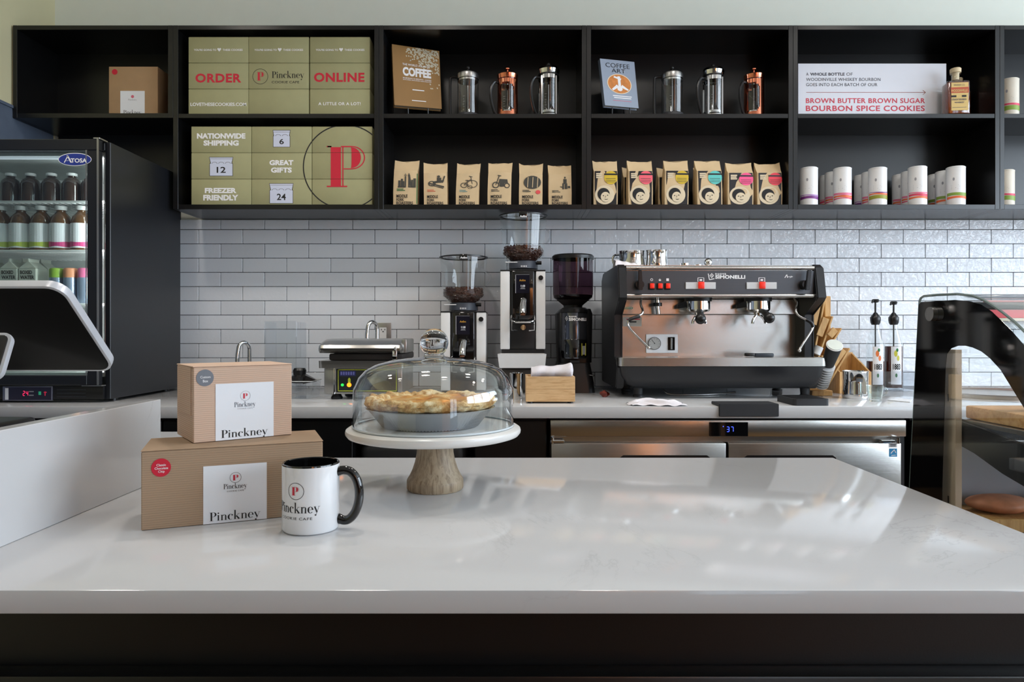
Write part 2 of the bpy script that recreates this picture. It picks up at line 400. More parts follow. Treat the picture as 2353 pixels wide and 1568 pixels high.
# grout bed + glazed tiles, each an object
GB = G().box(-2.0, 3.5, YW-0.001, YW+0.009, 0.88, 1.70); struct('grout_bed', GB, GROUT, wall_back)
tp = 101.0*YW/F; rh = 32.72*YW/F
def tile_mesh(wd, ht):
    g = G().box(-wd/2, wd/2, -0.0035, 0.0035, -ht/2, ht/2, 0.0012, 1); me = bpy.data.meshes.new('tile'); bmesh.ops.recalc_face_normals(g.bm, faces=g.bm.faces)
    g.bm.to_mesh(me); g.bm.free(); me.materials.append(TILE); return me
TM = tile_mesh(tp-0.0024, rh-0.0024); topy = 505.5
TM0 = tile_mesh(tp-0.0024, S(22, YW)-0.0014)
rr = random.Random(3)
for row in range(13):
    yc = 516.8 if row == 0 else 528.3+32.72*(row-0.5)
    if row and yc > 905: break
    off = 0 if row % 2 == 0 else 50.5
    k = -11
    while True:
        jx = 1417.6+off+101*k; k += 1
        if jx+101 < 380: continue
        if jx > 2400: break
        o = bpy.data.objects.new('tile', TM0 if row == 0 else TM); COL.objects.link(o); o.parent = wall_back
        o.location = (px(jx+50.5, YW), YW-0.003+rr.uniform(-.0006, .0006), pz(yc, YW))
        o.rotation_euler = (rr.uniform(-.004, .004), 0, rr.uniform(-.002, .002))
# ---- recessed ceiling lights in the shop (lit); the aisle row is added to brighten shelves
LAMP = M('lit_diffuser', (255, 240, 215), 0.5, emit=14)
for i, (x, y) in enumerate(((-1.3, 1.0), (0.2, 1.0), (1.7, 1.0), (-1.3, -3.2), (0.2, -3.2), (1.7, -3.2), (-1.5, 1.85), (-0.4, 1.85), (0.7, 1.85), (1.8, 1.85))):
    t = thing('ceiling_light', ('round downlight over the left of the room', 'round downlight over the middle of the island', 'round downlight over the pastry case', 'round downlight at the back left of the shop', 'round downlight at the back middle of the shop', 'round downlight at the back right of the shop', 'added round downlight in the aisle before the drinks fridge', 'added round downlight in the aisle before the olive boxes', 'added round downlight in the aisle before the grinders', 'added round downlight in the aisle before the tea canisters')[i], 'light', (x, y, ZT), 'recessed downlights in the ceiling')
    obj('trim_ring', G().lathe(x, y, [(0.075, ZT), (0.078, ZT-0.006), (0.06, ZT-0.008), (0.055, ZT)], 24), WHITE, t)
    obj('diffuser', G().lathe(x, y, [(0.055, ZT-0.003), (0, ZT-0.003)], 24), LAMP, t, fixn=False)
    l = bpy.data.lights.new('downlight', 'SPOT'); l.energy = (44 if y > 1.5 else 5) if y > 0 else 5; l.spot_size = 2.6; l.spot_blend = 0.9; l.shadow_soft_size = 0.09; l.color = (1.0, 0.93, 0.86)
    lo = bpy.data.objects.new('downlight', l); COL.objects.link(lo); lo.location = (x, y, ZT-0.02)
for i, x in enumerate((2.0, 2.7)):  # unseen lamps added so the oak reflects warmly in the steel
    t = thing('ceiling_light', ('left', 'right')[i]+' added warm downlight washing the oak door at the shop front', 'light', (x, -4.2, ZT))
    obj('trim_ring', G().lathe(x, -4.2, [(0.075, ZT), (0.078, ZT-0.006), (0.06, ZT-0.008), (0.055, ZT)], 24), WHITE, t); obj('diffuser', G().lathe(x, -4.2, [(0.055, ZT-0.003), (0, ZT-0.003)], 24), LAMP, t, fixn=False)
    l = bpy.data.lights.new('added_oak_wash', 'SPOT'); l.energy = 200; l.spot_size = 1.9; l.spot_blend = 0.8; l.shadow_soft_size = 0.05; l.color = (1.0, 0.86, 0.68)
    lo = bpy.data.objects.new('added_oak_wash', l); COL.objects.link(lo); lo.location = (x, -4.2, ZT-0.02); lo.rotation_euler = (math.radians(-12), 0, 0)
# ---------------------------------------------------------------- wall shelving: five open bays
ZS0, ZS1 = pz(481, YC), pz(58, YC)
zm0, zm1 = pz(271, YC), pz(261, YC); zb1 = pz(470, YC); zt0 = pz(68, YC)
def bay(x0, x1, z0, label, mid=True, pw0=11, pw1=11):
    X0, X1 = px(x0, YC), px(x1, YC); a, b = S(pw0, YC)-0.0006, S(pw1, YC)-0.0006
    t = thing('shelf_unit', label, 'shelf', ((X0+X1)/2, (YC+YW)/2, z0), 'black wall shelving bays')
    yb = YW-0.004
    obj('side_panel', G().box(X0+.0004, X0+a, YC, yb, z0, ZS1, .0008, 1), BLK, t)
    obj('side_panel', G().box(X1-b, X1-.0004, YC, yb, z0, ZS1, .0008, 1), BLK, t)
    obj('top_panel', G().box(X0+a, X1-b, YC+.0006, yb, zt0, ZS1, .0008, 1), BLK, t)
    bt = z0+S(11, YC)
    obj('bottom_panel', G().box(X0+a, X1-b, YC+.0006, yb, z0, bt, .0008, 1), BLK, t)
    obj('back_panel', G().box(X0+a, X1-b, yb-0.008, yb-0.0005, bt, zt0), BLK, t)
    if mid: obj('shelf', G().box(X0+a+.0005, X1-b-.0005, YC+.002, yb-0.009, zm0, zm1, .0008, 1), BLK, t)
    return t
bay(30, 398, pz(271, YC), 'short black open shelf box above the drinks fridge, leftmost in the row', False, 10, 12)
bay(398, 871, ZS0, 'black two-level shelf bay filled with stacked olive cookie boxes', True, 12, 11)
bay(871, 1348, ZS0, 'black two-level shelf bay holding the brown coffee book and plain kraft coffee bags')
bay(1348, 1823, ZS0, 'black two-level shelf bay holding the blue-grey coffee book and black-panelled coffee bags')
bay(1823, 2298, ZS0, 'black two-level shelf bay holding the bourbon cookie sign and white tea canisters')
bay(2298, 2770, ZS0, 'black shelf bay cut off by the right edge of the photo')
# ---------------------------------------------------------------- back counter, base cabinets
g = G().box(XL+0.014, 2.9, YB, YW-0.0075, ZB-S(27, YB), ZB, 0.002, 2)
solo('back_counter', g, QUARTZ, 'long white quartz worktop along the tiled wall', 'countertop')
def base_cab(x0, x1, label):
    X0, X1 = px(x0, YB+.03), px(x1, YB+.03)
    t = thing('base_cabinet', label, 'cabinet', ((X0+X1)/2, YB+.3, 0), 'black base cabinets under the back counter')
    zt = ZB-S(27, YB)-0.001
    obj('body', G().box(X0+.001, X1-.001, YB+.055, YW-.02, 0.0, zt), BLK2, t)
    obj('toe_kick', G().box(X0+.001, X1-.001, YB+.10, YB+.12, 0.0, 0.1), BLK, t) if False else None
    obj('door', G().box(X0+.003, X1-.003, YB+.032, YB+.054, 0.1, zt-0.012, .002, 1), BLK2, t)
base_cab(372, 600, 'black flat base cabinet below the back counter behind the stacked cookie boxes')
base_cab(600, 812, 'black flat base cabinet left of the grey bin under the counter')
base_cab(1090, 1258, 'black flat base cabinet between the cake stand and the steel fridge')
base_cab(-150, 372, 'black flat base cabinet under the drinks fridge, behind the raised white ledge')
X0, X1 = px(816, 2.4), px(1086, 2.4)
t = thing('waste_bin', 'charcoal pull-out bin under the back counter behind the cake stand', 'bin', ((X0+X1)/2, 2.5, 0))
obj('body', G().box(X0+.02, X1-.02, YB+.06, YB+.5, 0.0, 0.80, .03, 3), M('dark_grey_bin', (44, 45, 47), .45), t)
obj('rim', G().box(X0+.01, X1-.01, YB+.05, YB+.51, 0.80, 0.835, .012, 2), BP, t)
# ---- stainless under-counter fridge
Yf = 2.335
fx = lambda p: px(p, Yf)
t = thing('undercounter_fridge', 'long stainless steel two-door fridge under the espresso machine', 'fridge', (fx(1674), 2.6, 0))
zt = ZB-S(27, YB)-0.002
obj('cabinet_body', G().box(fx(1265), fx(2092), Yf+.035, YW-.05, 0.04, zt-.003), DG, t)
obj('top_panel', G().box(fx(1265), fx(2083), Yf, Yf+.034, pz(1004, Yf), pz(966, Yf), .003, 2), STEEL, t)
obj('recess_strip', G().box(fx(1268), fx(2075), Yf+.018, Yf+.034, pz(1018, Yf), pz(1004.5, Yf)), STEEL, t)
def fdoor(x0, x1, h0, h1):
    d = obj('door', G().box(fx(x0), fx(x1), Yf-.004, Yf+.03, 0.14, pz(1018.5, Yf), .003, 2), STEEL, t)
    obj('handle', G().prism([(fx(h0), pz(1120, Yf)), (fx(h1), pz(1120, Yf)), (fx(h1), pz(1052, Yf)), (fx(h1-8), pz(1046, Yf)), (fx(h0+8), pz(1046, Yf)), (fx(h0), pz(1052, Yf))], Yf-.006, Yf-.002), BP, d, label='black recessed pull')
fdoor(1267, 1668, 1424, 1632); fdoor(1674, 2070, 1708, 1920)
obj('foot', G().cyl((fx(1300), Yf+.1, 0), (fx(1300), Yf+.1, .04), .02), BP, t); obj('foot', G().cyl((fx(2040), Yf+.1, 0), (fx(2040), Yf+.1, .04), .02), BP, t)
dsp = obj('display_panel', G().box(fx(1630), fx(1719), Yf-.0035, Yf-.0005, pz(1003, Yf), pz(970.5, Yf), .001, 1), BG, t)
BLUE = M('blue_led', (60, 80, 255), .5, emit=4)
def led7(ch):
    seg = {'a': R_(.08, .42, .92, 1), 'd': R_(.08, .42, 0, .08), 'g': R_(.08, .42, .46, .54), 'b': R_(.42, .5, .54, .92), 'c': R_(.42, .5, .08, .46), 'e': R_(0, .08, .08, .46), 'f': R_(0, .08, .54, .92)}
    return sum((seg[k] for k in {'3': 'abgcd', '7': 'abc', '2': 'abged', '4': 'fgbc'}[ch]), [])
pr(dsp, led7('3')+mv(led7('7'), .75), BLUE, (1671, 1686, 981, 993), Yf-.0045, 'digits')
pr(dsp, disc(0, 0, 1, 10), BLUE, (1661.5, 1663.5, 979.5, 981.5), Yf-.0045, 'indicator')
for a, s_ in ((1265, 1), (2022, -1)):
    g = G().box(fx(a), fx(a+32), Yf-.012, Yf+.01, pz(1017, Yf), pz(1011, Yf), .002, 1)
    g.cyl((fx(a+(4 if s_ > 0 else 40)), Yf-.006, pz(1019, Yf)), (fx(a+(4 if s_ > 0 else 40)), Yf-.006, pz(1006, Yf)), .006, n=12); obj('hinge', g, CHROME, t)
pr(t, R_(0, 1, 0, 1), PAPER, (2043, 2062, 1019, 1029), Yf-.0045, 'sticker', 'small white sticker')
bs = pr(t, R_(0, 1, 0, 1), M('blue_sticker', (60, 150, 205), .5), (2044, 2062, 1031, 1050), Yf-.0046, 'sticker', 'blue and white efficiency sticker')
pr(bs, line((0, .3), (.6, .75), .12)+line((.6, .75), (.9, .35), .12)+line((.1, .05), (.9, .1), .08), WPRINT, (2047, 2060, 1033, 1048), Yf-.005, 'emblem')
pr(t, line((0, 0), (1, 0), .1)+line((0, .2), (1, .2), .1), KPRINT, (2046, 2059, 1021, 1026), Yf-.005, 'small_print')
# ---------------------------------------------------------------- island with its raised ledge
g = G()
g.box(-2.6, 0.7306, .758, YI, ZI-.0268, ZI, .0022, 2)
solo('island_counter', g, QUARTZ, 'wide white veined quartz island counter in the foreground', 'countertop', (0, 1.15, ZI-.0268))
t = thing('island_cabinet', 'black panelled front of the island counter under the white top', 'cabinet', (-0.9, 1.15, 0))
obj('body', G().box(-2.09, 0.70, .80, 1.50, 0, ZI-.0272), BLK2, t)
obj('reflection_panel', G().box(-.2, .69, 1.502, 1.515, 0.08, ZI-.04), MAPLE, t)  # unseen maple panel put in for the orange reflection in the steel fridge
obj('kick_rail', G().box(-2.09, 0.71, .772, .80, 0, pz(1555, .772), .003, 2), BLK, t)
g = G().box(-.7035, -.6793, .60, 1.3205, ZI+.0003, 1.0578, .001, 1)
solo('ledge_panel', g, QUARTZ, 'upright white quartz side of the raised ledge at left', 'panel')
base_cab(2100, 2600, 'black flat base cabinet behind the pastry case, right of the steel fridge')
# ================================================================ things on the shelves
YG = 2.897
def box_print_fn(Y): return flat(Y)
def clipput(parent, shape, mat, r, Y, name):
    out = [q for q in (clip(p, *r) for p in shape) if q]
    if out: put(parent, out, mat, flat(Y), name)
def wshape(shape, rect, Y): x0, x1, t, b = rect; return fit(shape, px(x0, Y), px(x1, Y), pz(b, Y), pz(t, Y))
HEART = [[(0, -.9), (.85, .1), (.9, .45), (.6, .8), (.25, .75), (0, .45)], [(0, -.9), (0, .45), (-.25, .75), (-.6, .8), (-.9, .45), (-.85, .1)]]
def tagline(b, x0, x1, y0=111.5, y1=117.5):
    Yp = YG-.0006; wd = x1-x0
    pr(b, sans("YOU'RE GOING TO", .02), WPRINT, (x0, x0+wd*.46, y0+.8, y1-.4), Yp)
    pr(b, HEART, WPRINT, (x0+wd*.48, x0+wd*.56, y0-1.2, y1+1.2), Yp, 'heart')
    pr(b, sans('THESE COOKIES', .02), WPRINT, (x0+wd*.59, x1, y0+.8, y1-.4), Yp)
LILAC = M('pale_lilac_print', (206, 212, 232), .7, var=.01)
def icon(b, rect, num):
    Yp = YG-.0006; x0, x1, t, bt = rect; m = t+(bt-t)*.34
    pr(b, [[(0, 0), (1, 0), (1.06, 1), (-.06, 1)]], KPRINT, (x0-1, x1+1, t-1, m+1), Yp+.0001, 'icon')
    pr(b, [[(0.06, 0), (.94, 0), (1, 1), (0, 1)]], LILAC, (x0, x1, t, m), Yp, 'icon')
    pr(b, R_(0, 1, 0, .06), KPRINT, (x0, x1, t+3, t+3.6), Yp-.0001, 'icon')
    pr(b, R_(0, 1, 0, 1), KPRINT, (x0-.2, x1+.2, m-.8, bt+.8), Yp+.0001, 'icon')
    pr(b, R_(0, 1, 0, 1), LILAC, (x0+.8, x1-.8, m, bt), Yp, 'icon')
    n = 3 if x1-x0 > 45 else 2
    hump = sum((arc(i+.5, 0, .42, .8, .36, .66, 0, 180, 8) for i in range(n)), [])
    pr(b, hump, KPRINT, (x0+5, x1-5, m-4, m), Yp-.0001, 'icon')
    w2 = 5.2*len(num); c = (x0+x1)/2
    pr(b, sans(num, .02), KPRINT, (c-w2, c+w2, m+(bt-m)*.26, m+(bt-m)*.76), Yp-.0001, 'digits')
up = {(0, 0): 'tag', (1, 0): 'tag', (2, 0): 'tag'}
bw = S(138.2, YG); dep = .215
ring_w = ringp(px(794, YG), pz(383.5, YG), S(97.5, YG), S(2.6, YG), 90)
P_w = wshape(bigP(), (751.5, 839.5, 335.6, 430), YG)
words = {(0, 0): 'the heart tagline, left end of its row', (0, 1): 'the heart tagline, above the round logo', (0, 2): 'the heart tagline, right end of its row',
         (1, 0): 'the red word ORDER', (1, 1): 'the round logo and cafe name', (1, 2): 'the red word ONLINE',
         (2, 0): 'the web address', (2, 1): 'a blank front, under the round logo', (2, 2): 'the words A LITTLE OR A LOT'}
words2 = {(0, 0): 'NATIONWIDE SHIPPING', (0, 1): 'a small open box and numeral six', (0, 2): 'the top of the big red P', (1, 0): 'a wide open box and numeral twelve', (1, 1): 'GREAT GIFTS',
          (1, 2): 'the middle of the big red P', (2, 0): 'FREEZER FRIENDLY', (2, 1): 'a large open box and numeral twenty-four', (2, 2): 'the foot of the big red P'}
rr = random.Random(5)
for lvl, (xs, zbase, ztop) in enumerate((((433.5, 572, 712.5), zm1, pz(84.5, YG)), ((440, 578.8, 717.8), zb1, pz(290.5, YG)))):
    hh = (ztop-zbase)/3
    for r in range(3):
        for c in range(3):
            z0 = zbase+(2-r)*hh+.0003; X0 = px(xs[c], YG); dy = 0 if lvl == 0 and r == 1 and c == 1 else rr.uniform(.0008, .0022)
            dy = 0.001
            g = G().box(X0, X0+bw-.0005, YG, YG+dep, z0, z0+hh-.0008, .0022, 2)
            w_ = (words if lvl == 0 else words2)[(r, c)]
            b = solo('cookie_box', g, OLIVE, 'olive cardboard cookie box printed with '+w_, 'box', (X0+bw/2, YG+dep/2, z0), 'olive cookie boxes stacked in the second bay')
            rc = (X0, X0+bw, z0+.0003, z0+hh-.001); Yp = YG-.0006
            obj('lid_seam', G().box(X0+.001, X0+bw-.0015, YG-.0002, YG+.0004, z0+hh-.0045, z0+hh-.0040), M('olive_shadow_card', (122, 118, 82), .8), b)
            if lvl == 1:
                clipput(b, ring_w, KPRINT, rc, Yp, 'ring'); clipput(b, P_w, RPRINT, rc, Yp-.0002, 'emblem')
            if lvl == 0 and r == 0: tagline(b, (446, 585, 726)[c], (558, 697, 838)[c])
            if (lvl, r, c) == (0, 1, 0): pr(b, sans('ORDER', .035, 1.1), RPRINT, (449.5, 555, 169, 190), Yp)
            if (lvl, r, c) == (0, 1, 2): pr(b, sans('ONLINE', .035, 1.1), RPRINT, (722, 838, 167, 188.6), Yp)
            if (lvl, r, c) == (0, 1, 1):
                pr(b, ringp(0, 0, 1, .05, 40), KPRINT, (580.8, 616.4, 158, 193.5), Yp, 'ring')
                pr(b, bigP(), RPRINT, (591, 607.5, 165.5, 185), Yp, 'emblem')
                pr(b, pinckney(), KPRINT, (625, 700, 163, 184), Yp); pr(b, sans('COOKIE CAFE'), KPRINT, (625, 688, 186, 191.5), Yp)
            if (lvl, r, c) == (0, 2, 0): pr(b, sans('LOVETHESECOOKIES.COM', .02), WPRINT, (438, 566.5, 236, 243.7), Yp)
            if (lvl, r, c) == (0, 2, 2): pr(b, sans('A LITTLE OR A LOT!', .02, 1.1), WPRINT, (732, 829, 235, 242), Yp)
            if (lvl, r, c) == (1, 0, 0): pr(b, sans('NATIONWIDE', .05), WPRINT, (453, 564.5, 306.3, 319), Yp); pr(b, sans('SHIPPING', .05), WPRINT, (468, 549, 322.5, 335), Yp)
            if (lvl, r, c) == (1, 1, 1): pr(b, sans('GREAT', .05), WPRINT, (619.6, 674.7, 368, 380), Yp); pr(b, sans('GIFTS', .05), WPRINT, (623, 671, 385, 397), Yp)
            if (lvl, r, c) == (1, 2, 0): pr(b, sans('FREEZER', .05), WPRINT, (471, 544, 432, 444), Yp); pr(b, sans('FRIENDLY', .05), WPRINT, (467.5, 548, 448, 461), Yp)
            if (lvl, r, c) == (1, 0, 1): icon(b, (628, 667, 300, 337.5), '6')
            if (lvl, r, c) == (1, 1, 0): icon(b, (482, 535.5, 362, 404), '12')
            if (lvl, r, c) == (1, 2, 1): icon(b, (620, 674, 422.5, 467), '24')
# ---- small kraft box in the short left bay
YK = 2.95; z0 = pz(260, YC)
zk = z0+.0003
g = G().box(px(250.5, YK), px(363, YK), YK, YK+.11, zk, pz(153, YK), .002, 2)
b = solo('gift_box', g, KRAFTS, 'small plain kraft box with a white label in the top left shelf', 'box')
pr(b, R_(0, 1, 0, 1), PAPER, (277, 333, 209, 262), YK-.0006, 'paper_label')
pr(b, disc(0, 0, 1), RPRINT, (257.5, 270.5, 158.8, 171.8), YK-.0006, 'sticker', 'round red sticker')
pr(b, disc(0, 0, 1), M('rose_print', (220, 110, 130), .7), (301.5, 308.5, 218.5, 225.5), YK-.0009, 'emblem')
pr(b, pinckney(), M('grey_print', (150, 150, 155), .7), (295, 315, 227, 232), YK-.0009)
pr(b, pinckney(), KPRINT, (284, 325, 252.5, 266), YK-.0009)
# ---- books on easels
def quadbox(c, th):
    """c: BL, BR, TR, TL corners (3-D) of the front; thickness away from the viewer"""
    v = [Vector(p) for p in c]; n = (v[1]-v[0]).cross(v[3]-v[0]).normalized()
    if n.y < 0: n = -n
    return v, n
def book(label, corners, th, cover, pages):
    v, n = quadbox(corners, th); z = min(p.z for p in v)
    t = thing('book', label, 'book', tuple((v[0]+v[1])/2), None)
    def fn(off): return lambda u, w_: tuple(v[0]*(1-u)*(1-w_)+v[1]*u*(1-w_)+v[2]*u*w_+v[3]*(1-u)*w_+n*off)
    def slab(a, b_, i): 
        f0, f1 = fn(a), fn(b_)
        return G().loft([[f0(i, i), f0(1-i, i), f0(1-i, 1-i), f0(i, 1-i)], [f1(i, i), f1(1-i, i), f1(1-i, 1-i), f1(i, 1-i)]])
    obj('front_cover', slab(0, .002, 0), cover, t); obj('back_cover', slab(th-.002, th, 0), cover, t)
    obj('page_block', slab(.0021, th-.0021, .018), pages, t)
    obj('spine', G().loft([[fn(0)(-.004, 0), fn(th)(-.004, 0), fn(th)(.006, 0), fn(0)(.006, 0)], [fn(0)(-.004, 1), fn(th)(-.004, 1), fn(th)(.006, 1), fn(0)(.006, 1)]]), cover, t)
    def pp(shape, mat, u0, u1, v0, v1, off=-.0007, name='lettering'):
        put(t, fit(shape, u0, u1, v0, v1), mat, fn(off), name)
    return t, pp, v, n
PAGES = M('book_pages', (220, 214, 200), .8)
def c3(p, Y): return (px(p[0], Y), Y, pz(p[1], Y))
t, pp, v1_, n1_ = book('brown hardback coffee atlas with white bean pattern and white title on an easel',
    [c3((907, 241.5), 2.925), c3((1015.5, 250.5), 2.985), c3((1009.8, 117.4), 3.01), c3((901.4, 101.4), 2.95)], .028, M('brown_book_cover', (150, 112, 62), .5, var=.12, ns=5), PAGES)
pp(sans('THE WORLD ATLAS OF', .01), WPRINT, .2, .78, .675, .71)
pp(sans('COFFEE', .05), WPRINT, .2, .8, .50, .65)
pp(sans('FROM BEANS TO BREWING - COFFEES', .01), WPRINT, .2, .8, .455, .475); pp(sans('EXPLORED, EXPLAINED AND ENJOYED', .01), WPRINT, .2, .8, .425, .445)
pp(sans('ATLAS EDITION'), WPRINT, .39, .64, .27, .29) if False else pp(R_(0, 1, 0, 1), WPRINT, .39, .64, .272, .288, name='author_line')
pp(R_(0, 1, 0, 1), WPRINT, .37, .67, .095, .108, name='publisher_line')
rr = random.Random(2); beans = []
for _ in range(1500):
    u, w_ = rr.random(), rr.random()
    dns = (u*1.15+(w_-.58)*2.2-1.05)
    if w_ > .58 and dns > -.25+rr.random()*.55 or (u > .74 and .33 < w_ < .42 and rr.random() < .25):
        if u > .97 or w_ > .985 or u < .25: continue
        a = rr.random()*PI; r = .019
        beans.append([(u+math.cos(k)*r*math.cos(a)-.7*r*math.sin(k)*math.sin(a), w_+(math.cos(k)*r*math.sin(a)+.7*r*math.sin(k)*math.cos(a))*.8) for k in (i*PI/3 for i in range(6))])
BEANP = M('bean_print', (206, 200, 178), .7)
rr.shuffle(beans); v_, n_ = v1_, n1_
def fnb(u, w_): return tuple(v_[0]*(1-u)*(1-w_)+v_[1]*u*(1-w_)+v_[2]*u*w_+v_[3]*(1-u)*w_-n_*.0006)
put(t, beans[:700], BEANP, fnb, 'bean_pattern')['kind'] = 'stuff'
t, pp, v2_, n2_ = book('blue-grey hardback coffee art book with an orange latte circle on an easel',
    [c3((1391, 242), 2.92), c3((1468, 249), 2.965), c3((1458, 142.5), 2.99), c3((1379.3, 134.4), 2.945)], .022, M('blue_grey_book_cover', (150, 162, 180), .4, var=.04), PAGES)
pp(sans('COFFEE', -.004), KPRINT, .14, .84, .83, .925); pp(sans('ART', -.004), KPRINT, .30, .70, .725, .81)
ORG_ = M('orange_print', (206, 128, 60), .6, var=.15, ns=60)
pp(disc(0, 0, 1, 36), M('cream_print', (232, 216, 190), .7), .13, .85, .27, .70); pp(disc(0, 0, 1, 36), ORG_, .155, .825, .285, .685, -.0009, 'latte_art')
pp(R_(.42, .58, .2, 1)+line((.2, .95), (.62, .8), .12)+line((.4, .35), (.05, .05), .2, .12)+line((.6, .35), (1, .1), .2, .1)+disc(.5, .15, .16, 12), WPRINT, .25, .75, .33, .65, -.0011, 'latte_art')
pp(sans('Recipes for latte art'), WPRINT, .25, .82, .20, .24) if False else (pp(R_(0, 1, 0, 1), WPRINT, .26, .82, .215, .235, name='subtitle_line'), pp(R_(0, 1, 0, 1), WPRINT, .29, .80, .175, .195, name='subtitle_line'))
pp(R_(0, 1, 0, 1), M('rose_print', (220, 110, 130), .7), .25, .80, .12, .128, name='publisher_line')
def easel(label, cx_, Y, zb, wd, k):
    t = thing('book_easel', label, 'easel', (px(cx_, Y), Y+.03, zb), 'book easels')
    zt = zb+.11
    for s in (-1, 1):
        X_ = px(cx_, Y)+s*wd/2
        obj('prong', G().tube([(X_, Y+.12, zb+.004), (X_, Y-.012, zb+.003), (X_, Y-.014, zb+.02), (X_, Y-.018, zb+.034)], .0028, 8), BP, t)
        obj('rest', G().tube([(X_, Y+.105, zb+.006), (X_*1.0, Y+.165, zt)], .0024, 8), BP, t)
    obj('crossbar', G().tube([(px(cx_, Y)-wd/2, Y+.10, zb+.004), (px(cx_, Y)+wd/2, Y+.10, zb+.004)], .0024, 8), BP, t)
easel('small black wire easel behind and under the brown coffee atlas', 962, 2.935, zm1, .085, 1)
easel('small black wire easel behind and under the blue-grey coffee art book', 1426, 2.925, zm1, .075, 1)
# ---- french presses
def press(kind, pc, top, Y, label, r, hx=-1, hang=0.35):
    X = px(pc, Y); zb = zm1+.0004; H = pz(top, Y)-zb
    t = thing('french_press', label, 'coffee press', (X, Y, zb), 'french presses on the upper shelf')
    kb = .80*H
    if kind == 'plain':
        obj('base', G().lathe(X, Y, [(0, zb), (r*1.02, zb), (r*1.04, zb+.02), (r*.98, zb+.026), (0, zb+.026)], 28), DG, t)
        obj('beaker', G().lathe(X, Y, [(r*.93, zb+.0262), (r*.95, zb+.03), (r*.95, zb+kb), (r*.99, zb+kb+.004)], 32), G_CLEAR, t, fixn=False)
        obj('lid', G().lathe(X, Y, [(r*.97, zb+kb-.012), (r, zb+kb+.004), (r*.97, zb+kb+.010), (r*.72, zb+kb+.018), (r*.2, zb+kb+.023), (0, zb+kb+.023)], 32), STEELV, t)
        kn = obj('knob', G().sphere((X, Y, zb+H-.008), .0085, 14).cyl((X, Y, zb+kb+.02), (X, Y, zb+H-.008), .003, n=8), BP, t)
        obj('plunger', G().cyl((X, Y, zb+.03), (X, Y, zb+kb+.01), .0018, n=8), CHROME, t)
        obj('filter_disc', G().lathe(X, Y, [(0, zb+kb-.022), (r*.9, zb+kb-.022), (r*.9, zb+kb-.014), (0, zb+kb-.012)], 28), STEELV, t)
        ht = [(X+hx*r*.9, Y, zb+kb), (X+hx*r*1.55, Y-.0, zb+kb), (X+hx*r*1.62, Y, zb+kb-.01), (X+hx*r*1.62, Y, zb+.02), (X+hx*r*1.5, Y, zb+.008), (X+hx*r*.95, Y, zb+.008)]
        obj('handle', G().tube(ht, .006, 8, 1), BP, t)
    else:
        m = COPPER if kind == 'copper' else CHROME
        obj('beaker', G().lathe(X, Y, [(0, zb+.006), (r*.9, zb+.006), (r*.92, zb+.012), (r*.92, zb+kb), (r*1.0, zb+kb+.006)], 32), G_CLEAR, t, fixn=False)
        if kind == 'copper':
            # frame: a tube with an upright rounded window at front and back
            def fr(u, w_): a = 2*PI*u; return (X+r*math.cos(a), Y+r*math.sin(a), zb+.001+w_*(kb-.012))
            g = G(); nu, nv = 48, 20; gr = [[g.bm.verts.new(fr(i/nu, j/nv)) for j in range(nv+1)] for i in range(nu)]
            for i in range(nu):
                for j in range(nv):
                    a = 2*PI*(i+.5)/nu; w_ = (j+.5)/nv
                    d = min(abs(math.sin((a-PI/2-hang)/1)), 1); q = math.asin(d); q = abs(q)
                    dx = abs(((a-(-PI/2+hang)+PI) % (2*PI))-PI); dx2 = abs(((a-(PI/2+hang)+PI) % (2*PI))-PI)
                    if min(dx, dx2) < .78 and abs(w_-.52) < .36-.10*(min(dx, dx2)/.78)**4: continue
                    k = (i+1) % nu; g.bm.faces.new((gr[i][j], gr[k][j], gr[k][j+1], gr[i][j+1]))
            obj('frame', g, m, t, fixn=False)
        else:
            g = G()
            for z_, h_ in ((zb+.001, .014), (zb+kb-.030, .016)): g.lathe(X, Y, [(r*.95, z_), (r*.985, z_), (r*.985, z_+h_), (r*.95, z_+h_)], 32)
            for a in (-2.3, -.85, .7, 2.4): g.box(X+r*.985*math.cos(a)-.003, X+r*.985*math.cos(a)+.003, Y+r*.985*math.sin(a)-.002, Y+r*.985*math.sin(a)+.002, zb, zb+kb-.02)
            obj('frame', g, m, t)
        dm = .022 if kind == 'chrome' else .008
        obj('lid', G().lathe(X, Y, [(r*.98, zb+kb-.006), (r*1.02, zb+kb+.008), (r*1.04, zb+kb+.012), (r*.9, zb+kb+.012+dm*.55), (r*.45, zb+kb+.012+dm), (0, zb+kb+.012+dm)], 32), m, t)
        if kind == 'chrome': obj('collar', G().lathe(X, Y, [(r*.93, zb+kb-.016), (r*.96, zb+kb-.016), (r*.96, zb+kb-.002), (r*.93, zb+kb-.002)], 32), BP, t)
        kz = zb+kb+.012+dm
        if kind == 'chrome': obj('knob', G().sphere((X, Y, zb+H-.009), .009, 14).cyl((X, Y, kz-.001), (X, Y, zb+H-.009), .003, n=8), BP, t)
        else: obj('knob', G().lathe(X, Y, [(.004, kz), (.004, zb+H-.008), (.012, zb+H-.006), (.012, zb+H-.001), (0, zb+H)], 18), COPPER, t)
        obj('plunger', G().cyl((X, Y, zb+.03), (X, Y, kz), .0022, n=8), CHROME, t)
        obj('filter_disc', G().lathe(X, Y, [(0, zb+.022), (r*.88, zb+.022), (r*.88, zb+.032), (0, zb+.032)], 28), CHROME, t)
        ca, sa = math.cos(PI-.3 if hx < 0 else .3), -math.sin(.35)
        def hp(k, z_): return (X+ca*r*k, Y+sa*r*k, zb+z_)
        obj('handle', G().tube([hp(.98, kb-.022), hp(1.35, kb-.018), hp(1.72, kb-.05), hp(1.72, kb*.45), hp(1.35, .02), hp(.98, .012)], .0062, 8, 2), BP, t)
